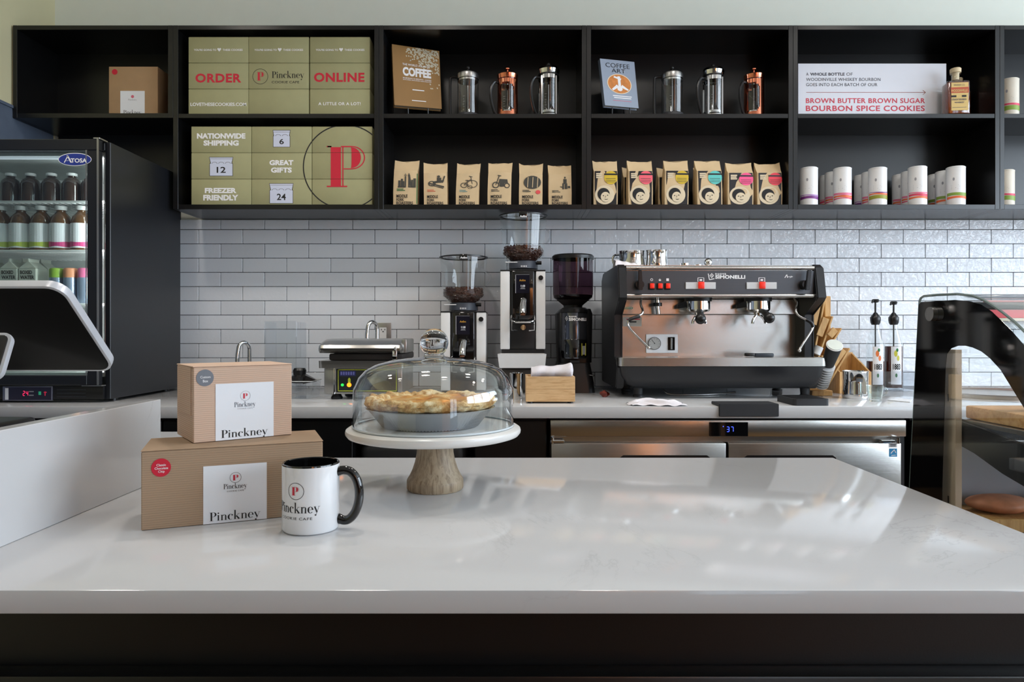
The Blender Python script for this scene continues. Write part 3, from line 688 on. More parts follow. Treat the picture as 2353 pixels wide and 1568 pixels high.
    if kind != 'copper' or True:
        pl = fit(sans('COFFEE\nPRESS', 0), -.3, .3, .45, .6) if False else []
    n_ = 9
    for i in range(3):   # measuring marks etched on the beaker
        pass
    a0 = -PI/2-.45
    marks = [[(a0, .16+.05*i), (a0+.22*(1 if i % 2 else .6), .16+.05*i), (a0+.22*(1 if i % 2 else .6), .16+.05*i+.006), (a0, .16+.05*i+.006)] for i in range(6)]
    put(t, marks, M('faded_print', (150, 150, 152), .7), lambda u, v: (X+r*.935*math.cos(u), Y+r*.935*math.sin(u), zb+v*kb*1.2), 'printed_marks')
    return t
press('plain', 1076, 152, 2.985, 'clear french press with dark plastic base, beside the brown coffee atlas', .0485)
press('copper', 1167, 157.5, 2.965, 'copper french press with oval window, middle of the left-hand three', .0445, hang=-.1)
press('chrome', 1261, 144, 2.965, 'tall chrome french press with domed lid in the bay of the brown book', .047)
press('plain', 1545, 152, 2.975, 'clear french press with square black handle beside the blue-grey book', .048)
press('chrome', 1639, 147, 2.965, 'chrome french press with curved handle in the middle of the right-hand three', .046)
press('copper', 1733, 158, 2.965, 'copper french press with its handle turned left, nearest the bourbon sign', .042, hang=-.55)
# ---- coffee bags
def bag(x0, x1, top, Y, zb, mat, label, group, seed, lean=0.0, dep=.062):
    rr = random.Random(seed); X0, X1 = px(x0, Y), px(x1, Y); H = pz(top, Y)-zb; c = (X0+X1)/2; wv = (X1-X0)/2
    t = thing('coffee_bag', label, 'coffee bag', (c, Y+dep/2, zb), group)
    rings = []
    j = lambda s: rr.uniform(-s, s)
    sk = rr.uniform(-.006, .006)
    for k, (h, wk, d0, d1) in enumerate(((0, .93, .0, 1), (.02, .96, -.0, 1), (.3, .97, -.01, 1.02), (.6, .96, 0, .98), (.76, .95, .02, .86), (.83, .97, .2, .66), (.93, .99, .42, .54), (.985, 1.0, .455, .505))):
        z = zb+h*H; a = wv*wk; y0, y1 = Y+dep*d0, Y+dep*d1; sx = sk*h*h
        n = 7; fr_ = []; bk = []
        for i in range(n):
            u = -1+2*i/(n-1); bul = (1-u*u)*.003 if .1 < h < .8 else 0
            zz = z+(j(.004) if h > .9 else 0)+(abs(u)**2*.006 if h > .9 else 0)
            cr = j(.0012) if .05 < h < .95 else 0
            fr_.append((c+u*a+sx, y0-bul+cr, zz)); bk.append((c-u*a+sx, y1+bul, zz))
        rings.append(fr_+[(c+a*.97+sx, (y0+y1)/2, z)]+bk+[(c-a*.97+sx, (y0+y1)/2, z)])
    obj('pouch', G().loft(rings), mat, t, angle=28)
    def q(shape, m, rect, off=.0040, name='lettering', fl=None):
        u0, u1, v0, v1 = rect
        def fn(x, z):
            h = (z-zb)/H; u = (x-c)/wv
            dd = 0 if h < .76 else (h-.76)/.07*.18*dep+.001
            return (x+sk*h*h, Y-.0012-(1-min(1, u*u))*.0026-off*.25+dd, z)
        g_ = fit(shape, X0+(X1-X0)*u0, X0+(X1-X0)*u1, zb+H*v0, zb+H*v1)
        return put(t, g_, m, fn, name)
    return t, q
GREY_INK = M('grey_ink', (70, 68, 62), .8, var=.1)
pics = {
 'a city skyline': R_(0, 1, 0, .08)+R_(.02, .15, 0, .5)+R_(.17, .28, 0, .62)+R_(.38, .46, 0, .8)+line((.42, .8), (.42, 1), .03)+R_(.34, .5, .86, .9)+R_(.58, .64, 0, 1)+line((.61, .9), (.72, .1), .12)+R_(.75, .84, 0, .55)+R_(.86, 1, 0, .65)+R_(.28, .36, 0, .45),
 'a locomotive drawing': ringp(.25, .32, .22, .07, 16)+[[(.05, .3), (.95, .0), (.95, .12), (.05, .42)]]+[[(.3, .3), (.95, .5), (.95, .62), (.3, .5)]]+R_(.55, .8, .4, .8)+disc(.65, .9, .09, 10)+line((.85, .4), (1, .95), .08)+line((.2, .2), (.9, -.05), .06),
 'a bicycle drawing': ringp(.68, .4, .3, .04, 26)+ringp(.22, .3, .2, .045, 20)+line((.22, .3), (.42, .62), .04)+line((.42, .62), (.62, .75), .04)+line((.68, .4), (.58, .95), .04)+line((.48, 1), (.68, .94), .05)+line((.22, .3), (.5, .35), .03)+line((.3, .68), (.45, .68), .05)+ringp(.56, .15, .14, .03, 14),
 'a motorcycle drawing': ringp(.2, .35, .2, .06, 20)+ringp(.84, .32, .16, .05, 18)+[[(.35, .45), (.9, .45), (.85, .7), (.4, .72)]]+R_(.42, .7, .25, .5)+line((.2, .35), (.4, .95), .05)+line((.3, .95), (.5, .9), .05)+disc(.55, .35, .12, 10),
 'a wooden barrel': disc(.5, .5, .46, 18, .42)+[],
 'a figure with luggage': disc(.45, .93, .08, 10)+R_(.3, .62, .45, .82)+R_(.2, .36, .05, .5)+R_(.42, .68, .08, .5)+R_(.72, .95, .15, .3)+line((0, .25), (.3, .2), .06)}
spec1 = [(903, 960, 367, 'a city skyline'), (973.8, 1029.5, 373.6, 'a locomotive drawing'), (1047, 1101.7, 375, 'a bicycle drawing'), (1119.7, 1175.8, 371.6, 'a motorcycle drawing'), (1192, 1247.8, 375, 'a wooden barrel'), (1260.5, 1315, 377.7, 'a figure with luggage')]
tint1 = [None, M('pink_seam_print', (220, 80, 80), .7), None, None, M('pink_seam_print'), None]
sm = {0: M('green_print', (30, 110, 60), .7), 1: M('coral_print', (214, 110, 80), .7), 2: M('teal_print', (110, 150, 150), .7)}
for i, (x0, x1, top, pic) in enumerate(spec1):
    t, q = bag(x0, x1, top, 2.925, zb1+.0003, KRAFTP, 'plain kraft coffee bag printed with '+pic, 'plain kraft coffee bags on the lower shelf', 20+i)
    q(sans('MIDDLE', .025), KPRINT, (.15, .60, .185, .25)); q(sans('FORK', .025), KPRINT, (.15, .46, .11, .17)); q(sans('ROASTERS', .025), KPRINT, (.15, .82, .035, .10))
    q(pics[pic], GREY_INK, (.2 if i != 5 else .5, .92, .40, .70), name='drawing')
    if i == 4: q(sum((line((x, .1), (x+.02, .9), .03) for x in (.3, .5, .7)), []), KRAFTP, (.35, .8, .43, .67), .006, 'drawing')
    q(R_(0, 1, 0, .3)+R_(0, .8, .6, .9), sm.get(i, GREY_INK), (.16, .50, .33, .375), name='small_print')
    if i == 0: q(R_(0, 1, 0, 1), sm[0], (.955, .985, .05, .70), -.002, 'side_stripe')
    if i == 4: q(disc(0, 0, 1, 14), M('pink_seam_print'), (.70, .90, .28, .37), .006, 'sticker')
SK = M('cream_print2', (222, 206, 176), .75)
spec2 = [(1363.4, 1420.7, 367.6, (208, 176, 40), 'yellow', 'leftmost in its row'), (1443.7, 1501.5, 367.6, (240, 96, 112), 'coral pink', 'second from the left'), (1527, 1583.3, 366.6, (208, 184, 44), 'yellow', 'third from the left'),
         (1602, 1661.5, 367, (92, 196, 190), 'turquoise', 'the only turquoise one'), (1672, 1732.5, 373, (244, 84, 140), 'bright pink', 'second from the right'), (1740, 1799, 373, (232, 60, 78), 'red', 'rightmost in its row')]
PANEL = M('black_bag_print', (26, 27, 30), .35)
for i, (x0, x1, top, colr, cn, wh) in enumerate(spec2):
    t, q = bag(x0, x1, top, 2.915, zb1+.0003, KRAFTP, 'kraft coffee bag with black portrait panel and %s disc, %s' % (cn, wh), 'black-panelled coffee bags on the lower shelf', 40+i)
    q([[(.0, .35), (.08, .0), (.98, .0), (1, 1), (0, 1)]], PANEL, (.07, .955, .03, .755), .0, 'printed_panel')
    q(disc(0, 0, 1, 30), SK, (.07, .85, .03, .44), .003, 'portrait')
    q(disc(0, 0, 1, 24), KPRINT, (.17, .66, .12, .385), .006, 'portrait'); q(disc(0, 0, 1, 20), SK, (.30, .68, .08, .30), .009, 'portrait')
    q(disc(.3, .8, .07, 8)+disc(.75, .85, .07, 8)+arc(.6, .35, .2, .14, .2, .06, 190, 350, 8)+line((.55, .8), (.5, .5), .04), KPRINT, (.38, .60, .13, .235), .012, 'portrait')
    dm_ = M('disc_'+cn.replace(' ', '_'), colr, .5, var=.02)
    q(disc(0, 0, 1, 28), dm_, (.44, .98, .465, .755), .003, 'disc_label')
    q(R_(0, 1, 0, 1), PANEL, (.44, .97, .665, .70), .006, 'stripe')
    for k in range(3): q(R_(0, 1, 0, 1), GREY_INK, (.50, .90, .585-.035*k, .593-.035*k), .006, 'small_print')
    q(sans('MOKA\nHAUS' if False else 'III\nIII', .05), SK, (.12, .36, .60, .71), .003, 'print_block') if False else q(R_(0, 1, 0, .28)+R_(0, .9, .36, .64)+R_(0, 1, .72, 1), SK, (.12, .36, .60, .71), .003, 'print_block')
for (x0, x1, top, Y, nm) in ((1432, 1488, 384, 3.0, 'the coral pink disc bag'), (1512, 1568, 384, 3.0, 'the third, yellow disc bag'), (1600, 1650, 384, 3.01, 'the turquoise disc bag'), (1670, 1722, 388, 3.01, 'the bright pink disc bag')):
    t, q = bag(x0, x1, top, Y, zb1+.0003, KRAFTP, 'kraft coffee bag mostly hidden directly behind '+nm, 'black-panelled coffee bags on the lower shelf', int(x0))
    q([[(.0, .35), (.08, .0), (.98, .0), (1, 1), (0, 1)]], PANEL, (.07, .955, .03, .755), .0, 'printed_panel')
# ---- the bourbon sign and the whiskey bottles
YS = 2.985
g = G().box(px(1834.5, YS), px(2175, YS), YS, YS+.006, zm1+.0003, pz(146, YS), .0006, 1)
t = solo('sign_board', g, M('glossy_white_board', (224, 226, 234), .10, var=.01), 'white rectangular sign lettered about bourbon spice cookies on the upper shelf', 'sign')
DGP = M('dark_grey_print', (74, 74, 84), .6); PKP = M('rose_red_print', (205, 44, 70), .5)
Yp = YS-.0006
pr(t, sans('A'), DGP, (1853, 1858.6, 167, 174), Yp); pr(t, sans('WHOLE BOTTLE', .03), DGP, (1862.5, 1941.5, 167, 174), Yp); pr(t, sans('OF'), DGP, (1945.5, 1959.8, 167, 174), Yp)
pr(t, sans('WOODINVILLE WHISKEY BOURBON', .003, 1.05), DGP, (1853, 2023.7, 179, 186.2), Yp); pr(t, sans('GOES INTO EACH BATCH OF OUR', .003, 1.05), DGP, (1853, 2016.7, 191, 198.2), Yp)
pr(t, sans('BROWN BUTTER BROWN SUGAR', .018, 1.08), PKP, (1852.4, 2126.2, 225.7, 237.2), Yp); pr(t, sans('BOURBON SPICE COOKIES', .018, 1.08), PKP, (1852.4, 2125.5, 242.6, 255.5), Yp)
pr(t, R_(0, 1, 0, 1), M('brown_rule', (150, 70, 50), .6), (1853, 2127, 211.9, 212.9), Yp, 'rule'); pr(t, line((0, 1), (1, .5), .12)+line((0, 0), (1, .5), .12), M('brown_rule'), (2121, 2127.5, 207, 218), Yp, 'arrow_head')
WHISK = M('amber_whiskey', (122, 50, 14), .08, coat=.6, var=.1); LAB = M('cream_label', (206, 176, 108), .6); 
def whiskey(pc, bot_w, top, Y, rot, label, front=True):
    X = px(pc, Y); zb = zm1+.0004
    t = thing('whiskey_bottle', label, 'bottle', (X, Y, zb), 'whiskey bottles beside the sign', rot)
    a, d = .046, .030; bh = .148
    obj('liquid', G().box(-a+.003, a-.003, -d+.003, d-.003, .006, bh-.006, .006, 2), WHISK, t)
    obj('glass_body', G().box(-a, a, -d, d, 0, bh, .009, 3), G_CLEAR, t)
    obj('neck', G().lathe(0, 0, [(.020, bh-.002), (.017, bh+.004), (.0155, bh+.012), (.0155, bh+.030), (.020, bh+.031), (.020, bh+.037), (.016, bh+.038)], 24), G_CLEAR, t, fixn=False)
    obj('stopper', G().lathe(0, 0, [(0, bh+.008), (.013, bh+.008), (.014, bh+.0385), (.021, bh+.039), (.0215, bh+.055), (.019, bh+.058), (0, bh+.058)], 24), M('natural_cork', (214, 196, 160), .8, bump=.3, bs=300), t)
    if front:
        fn = lambda u, v: (u, -d-.0006, v); f2 = lambda u, v: (u, -d-.0012, v)
        put(t, R_(-.032, .036, .018, .136), LAB, fn, 'paper_label')
        put(t, R_(-.034, .038, .092, .116), M('orange_red_label', (176, 74, 36), .5), f2, 'brand_band'); f3 = lambda u, v: (u, -d-.0016, v)
        put(t, fit(sans('WOODINVILLE', .02), -.033, .032, .096, .107), LAB, f3); put(t, fit(sans('WHISKEY CO.'), -.022, .022, .122, .129), DGP, f2)
        put(t, fit(sans('STRAIGHT BOURBON', .02), -.030, .028, .060, .068), DGP, f2); put(t, fit(sans('WHISKEY', .02), -.02, .02, .048, .055), DGP, f2)
        put(t, R_(-.032, -.012, .074, .082)+R_(.010, .028, .074, .082), KPRINT, f2, 'emblem'); put(t, R_(-.028, .028, .030, .0315), DGP, f2, 'rule')
whiskey(2196, 50, 148, 2.925, math.radians(-6), 'square whiskey bottle of amber bourbon with pale stopper right of the white sign')
whiskey(2200, 50, 158, 3.04, math.radians(-8), 'second amber whiskey bottle half hidden behind the front bottle', False)
# ---- tea canisters
def can(pc, top, Y, zb, cols, label, r=.0362, body=WHITE, group='tall white tea canisters'):
    X = px(pc, Y); H = pz(top, Y)-zb
    t = thing('tea_canister', label, 'canister', (X, Y, zb+.0003), group); zb = zb+.0003
    obj('tube', G().lathe(X, Y, [(0, zb), (r, zb), (r, zb+H*.97), (r*.985, zb+H*.985), (r*.93, zb+H*.985), (r*.92, zb+H), (0, zb+H)], 36), body, t)
    obj('lid_rim', G().lathe(X, Y, [(r*1.005, zb+H*.955), (r*1.012, zb+H*.96), (r*1.012, zb+H*.985), (r*.95, zb+H*.992)], 36), body, t)
    def fn(u, v): return (X+(r+.0005)*math.cos(u), Y+(r+.0005)*math.sin(u), zb+v*H)
    n = 24
    for k, (cname, cc, z0, z1, amp) in enumerate(cols):
        strip = []
        for i in range(n):
            u0, u1 = -PI+PI*i/n, -PI+PI*(i+1)/n
            w0, w1 = amp*math.sin(u0*2.3+k), amp*math.sin(u1*2.3+k)
            strip.append([(u0, z0+w0), (u1, z0+w1), (u1, z1+w1*.4), (u0, z1+w0*.4)])
        put(t, strip, M(cname, cc, .5), fn, 'colour_band')
    GP = M('grey_print', (150, 150, 155), .7)
    a0 = -PI/2-X/Y*.9
    put(t, fit(disc(0, 0, 1, 10), a0-.30, a0-.08, .62, .70), GP, fn, 'emblem')
    for i, wd in enumerate((.75, .9, .5, .7)): put(t, [[(a0-.45, .50-.035*i), (a0-.45+wd, .50-.035*i), (a0-.45+wd, .507-.035*i), (a0-.45, .507-.035*i)]], GP, fn, 'small_print')
    return t
PU = ('purple_band', (120, 50, 130)); RO = ('rose_band', (220, 70, 100)); OR = ('orange_band', (232, 110, 60)); OL = ('olive_band', (150, 150, 50)); GN = ('green_band', (130, 160, 60)); PK = ('pink_band', (226, 120, 150))
def bands(*a):
    out = []; z = .16
    for (nm, c), h in a: out.append((nm, c, z, z+h, .012)); z += h+.012
    return out
A = bands((PU, .07), (('lilac_band', (170, 130, 190)), .03)); B = bands((RO, .03), (OR, .05), (PK, .06)); C = bands((OL, .10), (OR, .04), (PU, .02)); D = bands((OR, .05), (RO, .06), (PK, .03)); E = bands((OR, .06), (WHITE and GN, .08))
cs = zb1
spots = [(1859, 387, 2.925, A, 'white tea canister with a purple band, leftmost of all'),
 (1936, 387.5, 2.925, B, 'white tea canister with pink and orange bands, front of the second column'), (1916, 397.5, 3.0, B, 'white tea canister with pink bands, middle of the second column'), (1903, 404.5, 3.075, D, 'white tea canister half hidden at the back of the second column'),
 (2017, 387.5, 2.925, C, 'white tea canister with an olive band, front of the third column'), (2001, 397, 3.0, B, 'white tea canister behind the olive-banded one, middle of its column'), (1983, 404, 3.075, A, 'white tea canister with purple foot at the back of the third column'),
 (2108.5, 384.8, 2.915, D, 'white tea canister with rose and orange bands, front of the fourth column'), (2092, 395.5, 2.99, B, 'white tea canister in the middle of the fourth column'), (2071, 403, 3.065, B, 'shaded white tea canister at the back of the fourth column'),
 (2196.5, 384.8, 2.915, E, 'white tea canister with olive and orange bands, front of the last column'), (2171, 395, 2.99, E, 'white tea canister with orange band, middle of the last column'), (2152, 402.5, 3.065, E, 'white tea canister at the back of the last column')]
for (pc, top, Y, cl, lab) in spots: can(pc, top, Y, cs, cl, lab)
BEI = M('beige_canister', (214, 206, 190), .5)
can(2319, 184, 2.95, zm1, bands((GN, .12), (RO, .05)), 'beige tea canister with green and red bands, upper shelf at the right edge', body=BEI, group='beige tea canisters at the right edge')
can(2309, 393, 2.95, cs, bands((GN, .12), (RO, .05)), 'beige tea canister with green and red bands, lower shelf at the right edge', body=BEI, group='beige tea canisters at the right edge')
# ================================================================ things on the back counter
def rrect(x0, x1, y0, y1, z, r, n=5):
    out = []
    for cx_, cy_, a in ((x1-r, y1-r, 0), (x0+r, y1-r, 90), (x0+r, y0+r, 180), (x1-r, y0+r, 270)):
        for i in range(n+1):
            t_ = math.radians(a+90*i/n); out.append((cx_+r*math.cos(t_), cy_+r*math.sin(t_), z))
    return out
zc = ZB+.0004
# ---- wall outlet and faucets
t = thing('wall_outlet', 'steel-plated wall outlet above the panini grill', 'outlet', (px(882, YW), YW-.007, pz(762, YW)))
Yo = YW-.0078
obj('cover_plate', G().box(px(865, Yo), px(900, Yo), Yo-.004, Yo, pz(785, Yo), pz(742, Yo), .002, 2), STEELV, t)
obj('receptacle', G().box(px(872.5, Yo), px(889, Yo), Yo-.007, Yo-.0042, pz(782, Yo), pz(753, Yo), .001, 1), WHITE, t)
pr(t, R_(.2, .3, .6, 1)+R_(.7, .8, .6, 1)+disc(.5, .25, .13, 10), KPRINT, (876, 885.5, 756, 763.5), Yo-.0075, 'socket_slots')
def faucet(pc, top, wd, m, label):
    Y = 2.98; X = px(pc, Y); zt_ = pz(top, Y); r = S(wd, Y)/2
    t = thing('faucet', label, 'faucet', (X, Y, zc))
    obj('base', G().lathe(X, Y, [(.022, zc), (.022, zc+.012), (.013, zc+.02), (.013, zc+.06), (0, zc+.06)], 20), m, t)
    pts = [(X+r*.75, Y, zc+.055), (X+r*.75, Y, zt_-r*1.6)]+[(X-r*.05+r*.8*math.cos(a), Y-.02*(1-math.cos(a)), zt_-r*1.5+r*1.5*math.sin(a)) for a in (PI*i/8 for i in range(9))]+[(X-r*.9, Y-.045, zt_-r*2.6), (X-r*.95, Y-.045, zt_-r*4.0)]
    obj('spout', G().tube(pts, .0088, 12), m, t)
    obj('lever', G().tube([(X+r*.75, Y-.012, zc+.04), (X+r*.75+.03, Y-.03, zc+.055)], .004, 8), m, t)
faucet(566, 787, 22, CHROME, 'dark chrome gooseneck faucet just above the upper kraft box')
faucet(859, 740, 22, CHROME, 'steel gooseneck faucet behind the panini grill beside the outlet')
# ---- clear acrylic holder on the left
Y0, Y1 = 2.86, 3.0
t = thing('acrylic_holder', 'tall clear acrylic holder behind the kraft boxes, against the tiles', 'holder', (px(645, 2.9), 2.93, zc))
zt_ = pz(738, Y0)
obj('front_sheet', G().box(px(608, Y0), px(681, Y0), Y0, Y0+.003, zc, zt_, .001, 1), G_ACR, t); obj('back_sheet', G().box(px(608, Y0), px(681, Y0), Y1, Y1+.003, zc, zt_-.03, .001, 1), G_ACR, t)
obj('side_sheet', G().box(px(608, Y0), px(608, Y0)+.003, Y0+.004, Y1-.001, zc, zt_-.004, .001, 1), G_ACR, t); obj('side_sheet', G().box(px(681, Y0)-.003, px(681, Y0), Y0+.004, Y1-.001, zc, zt_-.004, .001, 1), G_ACR, t)
# ---- clear bin with a black scoop
Y = 2.585
t = thing('clear_bin', 'small clear plastic bin between the kraft boxes and the panini grill', 'bin', (px(700, Y), Y+.06, zc))
xa, xb = px(660, Y), px(718.5, Y)
zt_ = pz(877, Y)
g = G().loft([rrect(xa+.006, xb-.006, Y, Y+.12, zc+.0015, .008), rrect(xa, xb, Y-.004, Y+.125, zt_, .008)], cap=False); obj('wall', g, G_ACR, t, fixn=False)
obj('floor_panel', G().loft([rrect(xa+.006, xb-.006, Y, Y+.12, zc, .008), rrect(xa+.006, xb-.006, Y, Y+.12, zc+.001, .008)]), G_ACR, t)
obj('rim', G().tube([p for p in rrect(xa, xb, Y-.004, Y+.125, zt_, .008)]+[rrect(xa, xb, Y-.004, Y+.125, zt_, .008)[0]], .0018, 6), M('clear_rim', (206, 208, 210), .2), t)
Ys = 2.66
t = thing('scoop', 'black plastic scoop lying on the small clear bin', 'scoop', (px(695, Ys), Ys, pz(885, Ys)))
g = G().lathe(px(689, Ys), Ys, [(0, pz(882, Ys)), (S(17, Ys), pz(880, Ys)), (S(20, Ys), pz(866, Ys)), (S(14, Ys), pz(862, Ys)), (S(15, Ys), pz(851, Ys)), (S(12, Ys), pz(846, Ys)), (0, pz(846, Ys))], 24)
obj('cup', g, BP, t)
obj('handle', G().loft([[(px(700, Ys), Ys-.02, pz(860, Ys)), (px(700, Ys), Ys+.02, pz(860, Ys)), (px(700, Ys), Ys+.02, pz(882, Ys)), (px(700, Ys), Ys-.02, pz(882, Ys))], [(px(727, Ys), Ys-.008, pz(873, Ys)), (px(727, Ys), Ys+.008, pz(873, Ys)), (px(727, Ys), Ys+.008, pz(877, Ys)), (px(727, Ys), Ys-.008, pz(877, Ys))]]), BP, t)
# ---- panini grill
Y = 2.56; q = lambda x: px(x, Y); z_ = lambda y: pz(y, Y)
t = thing('panini_grill', 'stainless steel countertop panini grill with lit control panel', 'grill', (q(832), Y+.15, zc))
body = G().box(q(745), q(925), Y, Y+.28, z_(906), z_(846), .004, 2); obj('body', body, STEELV, t)
obj('side_rail', G().box(q(767), q(770.5), Y-.003, Y+.02, z_(906), z_(846), .001, 1), CHROME, t)
obj('plate_tray', G().loft([rrect(q(735), q(932), Y-.025, Y+.30, z_(846)+.0005, .02), rrect(q(735), q(932), Y-.03, Y+.30, z_(829), .02)]), STEEL, t)
obj('grill_plate', G().box(q(757), q(927), Y-.005, Y+.28, z_(828.5), z_(813), .006, 2), M('cast_iron', (34, 28, 26), .6), t)
prof = [(Y-.02, z_(811.5)), (Y-.034, z_(806)), (Y-.036, z_(800)), (Y-.028, z_(793)), (Y+.02, z_(784)), (Y+.06, z_(779.5)), (Y+.25, z_(779)), (Y+.27, z_(786)), (Y+.27, z_(811.5))]
g = G(); xs_ = [(q(733), .72), (q(735), .86), (q(742), .97), (q(752), 1), (q(912), 1), (q(922), .97), (q(927), .8)]
cyy, czz = Y+.12, z_(806)
g.loft([[(x, cyy+(a-cyy)*k, czz+(b-czz)*k if b > czz else b) for a, b in prof] for x, k in xs_]); obj('lid', g, STEEL, t)
obj('hinge_arm', G().box(q(921), q(934), Y+.02, Y+.2, z_(812), z_(779), .006, 2), STEELV, t)
obj('latch', G().sphere((q(913), Y-.034, z_(800)), .007, 12), CHROME, t); obj('latch', G().box(q(905), q(916), Y-.034, Y-.018, z_(826), z_(802), .003, 2), CHROME, t)
cp = obj('control_panel', G().box(q(773), q(915), Y-.006, Y-.0005, z_(902), z_(848), .003, 2), M('panel_green_black', (30, 34, 36), .3), t)
YEL = M('yellow_green_print', (196, 206, 60), .5)
pr(cp, R_(0, 1, 0, .03)+R_(0, 1, .97, 1)+R_(0, .01, 0, 1)+R_(.99, 1, 0, 1), YEL, (777, 912, 849.5, 899.5), Y-.0066, 'border')
pr(cp, R_(0, 1, 0, 1), M('dark_blue_display', (44, 46, 92), .3), (781, 818, 852, 865), Y-.0066, 'display'); pr(cp, sum((R_(k, k+.7, 0, 1) for k in range(6)), []), M('lilac_text', (110, 112, 180), .5), (783, 815, 854.5, 862), Y-.0070)
pr(cp, disc(0, 0, 1, 14), M('green_lamp', (30, 230, 60), .4, emit=3), (784, 790.5, 882, 888), Y-.0068, 'lamp', 'lit green lamp')
pr(cp, disc(0, 0, 1, 16), M('orange_lamp', (255, 120, 20), .4, emit=3), (797.5, 808, 880, 890), Y-.0068, 'lamp', 'lit orange lamp')
pr(cp, R_(0, 1, 0, 1)+[[(0, 1), (1, 1), (.5, 1.4)]], YEL, (800, 806, 868, 880), Y-.0068, 'thermometer_mark')
for x in (770, 900): obj('foot', G().lathe(q(x), Y+.03, [(0, zc), (.021, zc), (.022, zc+.006), (.014, z_(907)), (0, z_(907))], 18), BP, t)
for x in (770, 900): obj('foot', G().lathe(q(x), Y+.24, [(0, zc), (.021, zc), (.022, zc+.006), (.014, z_(907)), (0, z_(907))], 18), BP, t)
# ---- bean grinders
BEAN = M('roasted_beans', (74, 44, 34), .38, var=.35, ns=90)
rb = random.Random(9)
def beans_pile(cx_, cy_, zbot, ztop, r0, r1, t):
    g = G().lathe(cx_, cy_, [(r0*.9, zbot), (r1*.93, zbot+(ztop-zbot)*.45), (r1*.95, ztop-.012), (r1*.6, ztop-.004), (0, ztop-.002)], 28)
    for i in range(300):
        a = rb.uniform(-PI, 0) if i < 220 else rb.uniform(-PI, PI); 
        if i < 200: h = rb.random(); rr_ = (r0+(r1-r0)*min(1, h*2))*.94; c = (cx_+rr_*math.cos(a), cy_+rr_*math.sin(a), zbot+.004+(ztop-zbot-.014)*h)
        else: k = math.sqrt(rb.random())*r1*.9; c = (cx_+k*math.cos(a), cy_+k*math.sin(a), ztop-.006)
        n0 = len(g.bm.verts); bmesh.ops.create_icosphere(g.bm, subdivisions=1, radius=.0055); g.bm.verts.ensure_lookup_table()
        m = Matrix.Rotation(rb.uniform(0, PI), 3, 'Z') @ Matrix.Rotation(rb.uniform(0, PI), 3, 'X')
        for v in g.bm.verts[n0:]: co = m @ Vector((v.co.x*1.15, v.co.y*.8, v.co.z*.6)); v.co = co+Vector(c)
    return obj('coffee_beans', g, BEAN, t, kind='stuff')
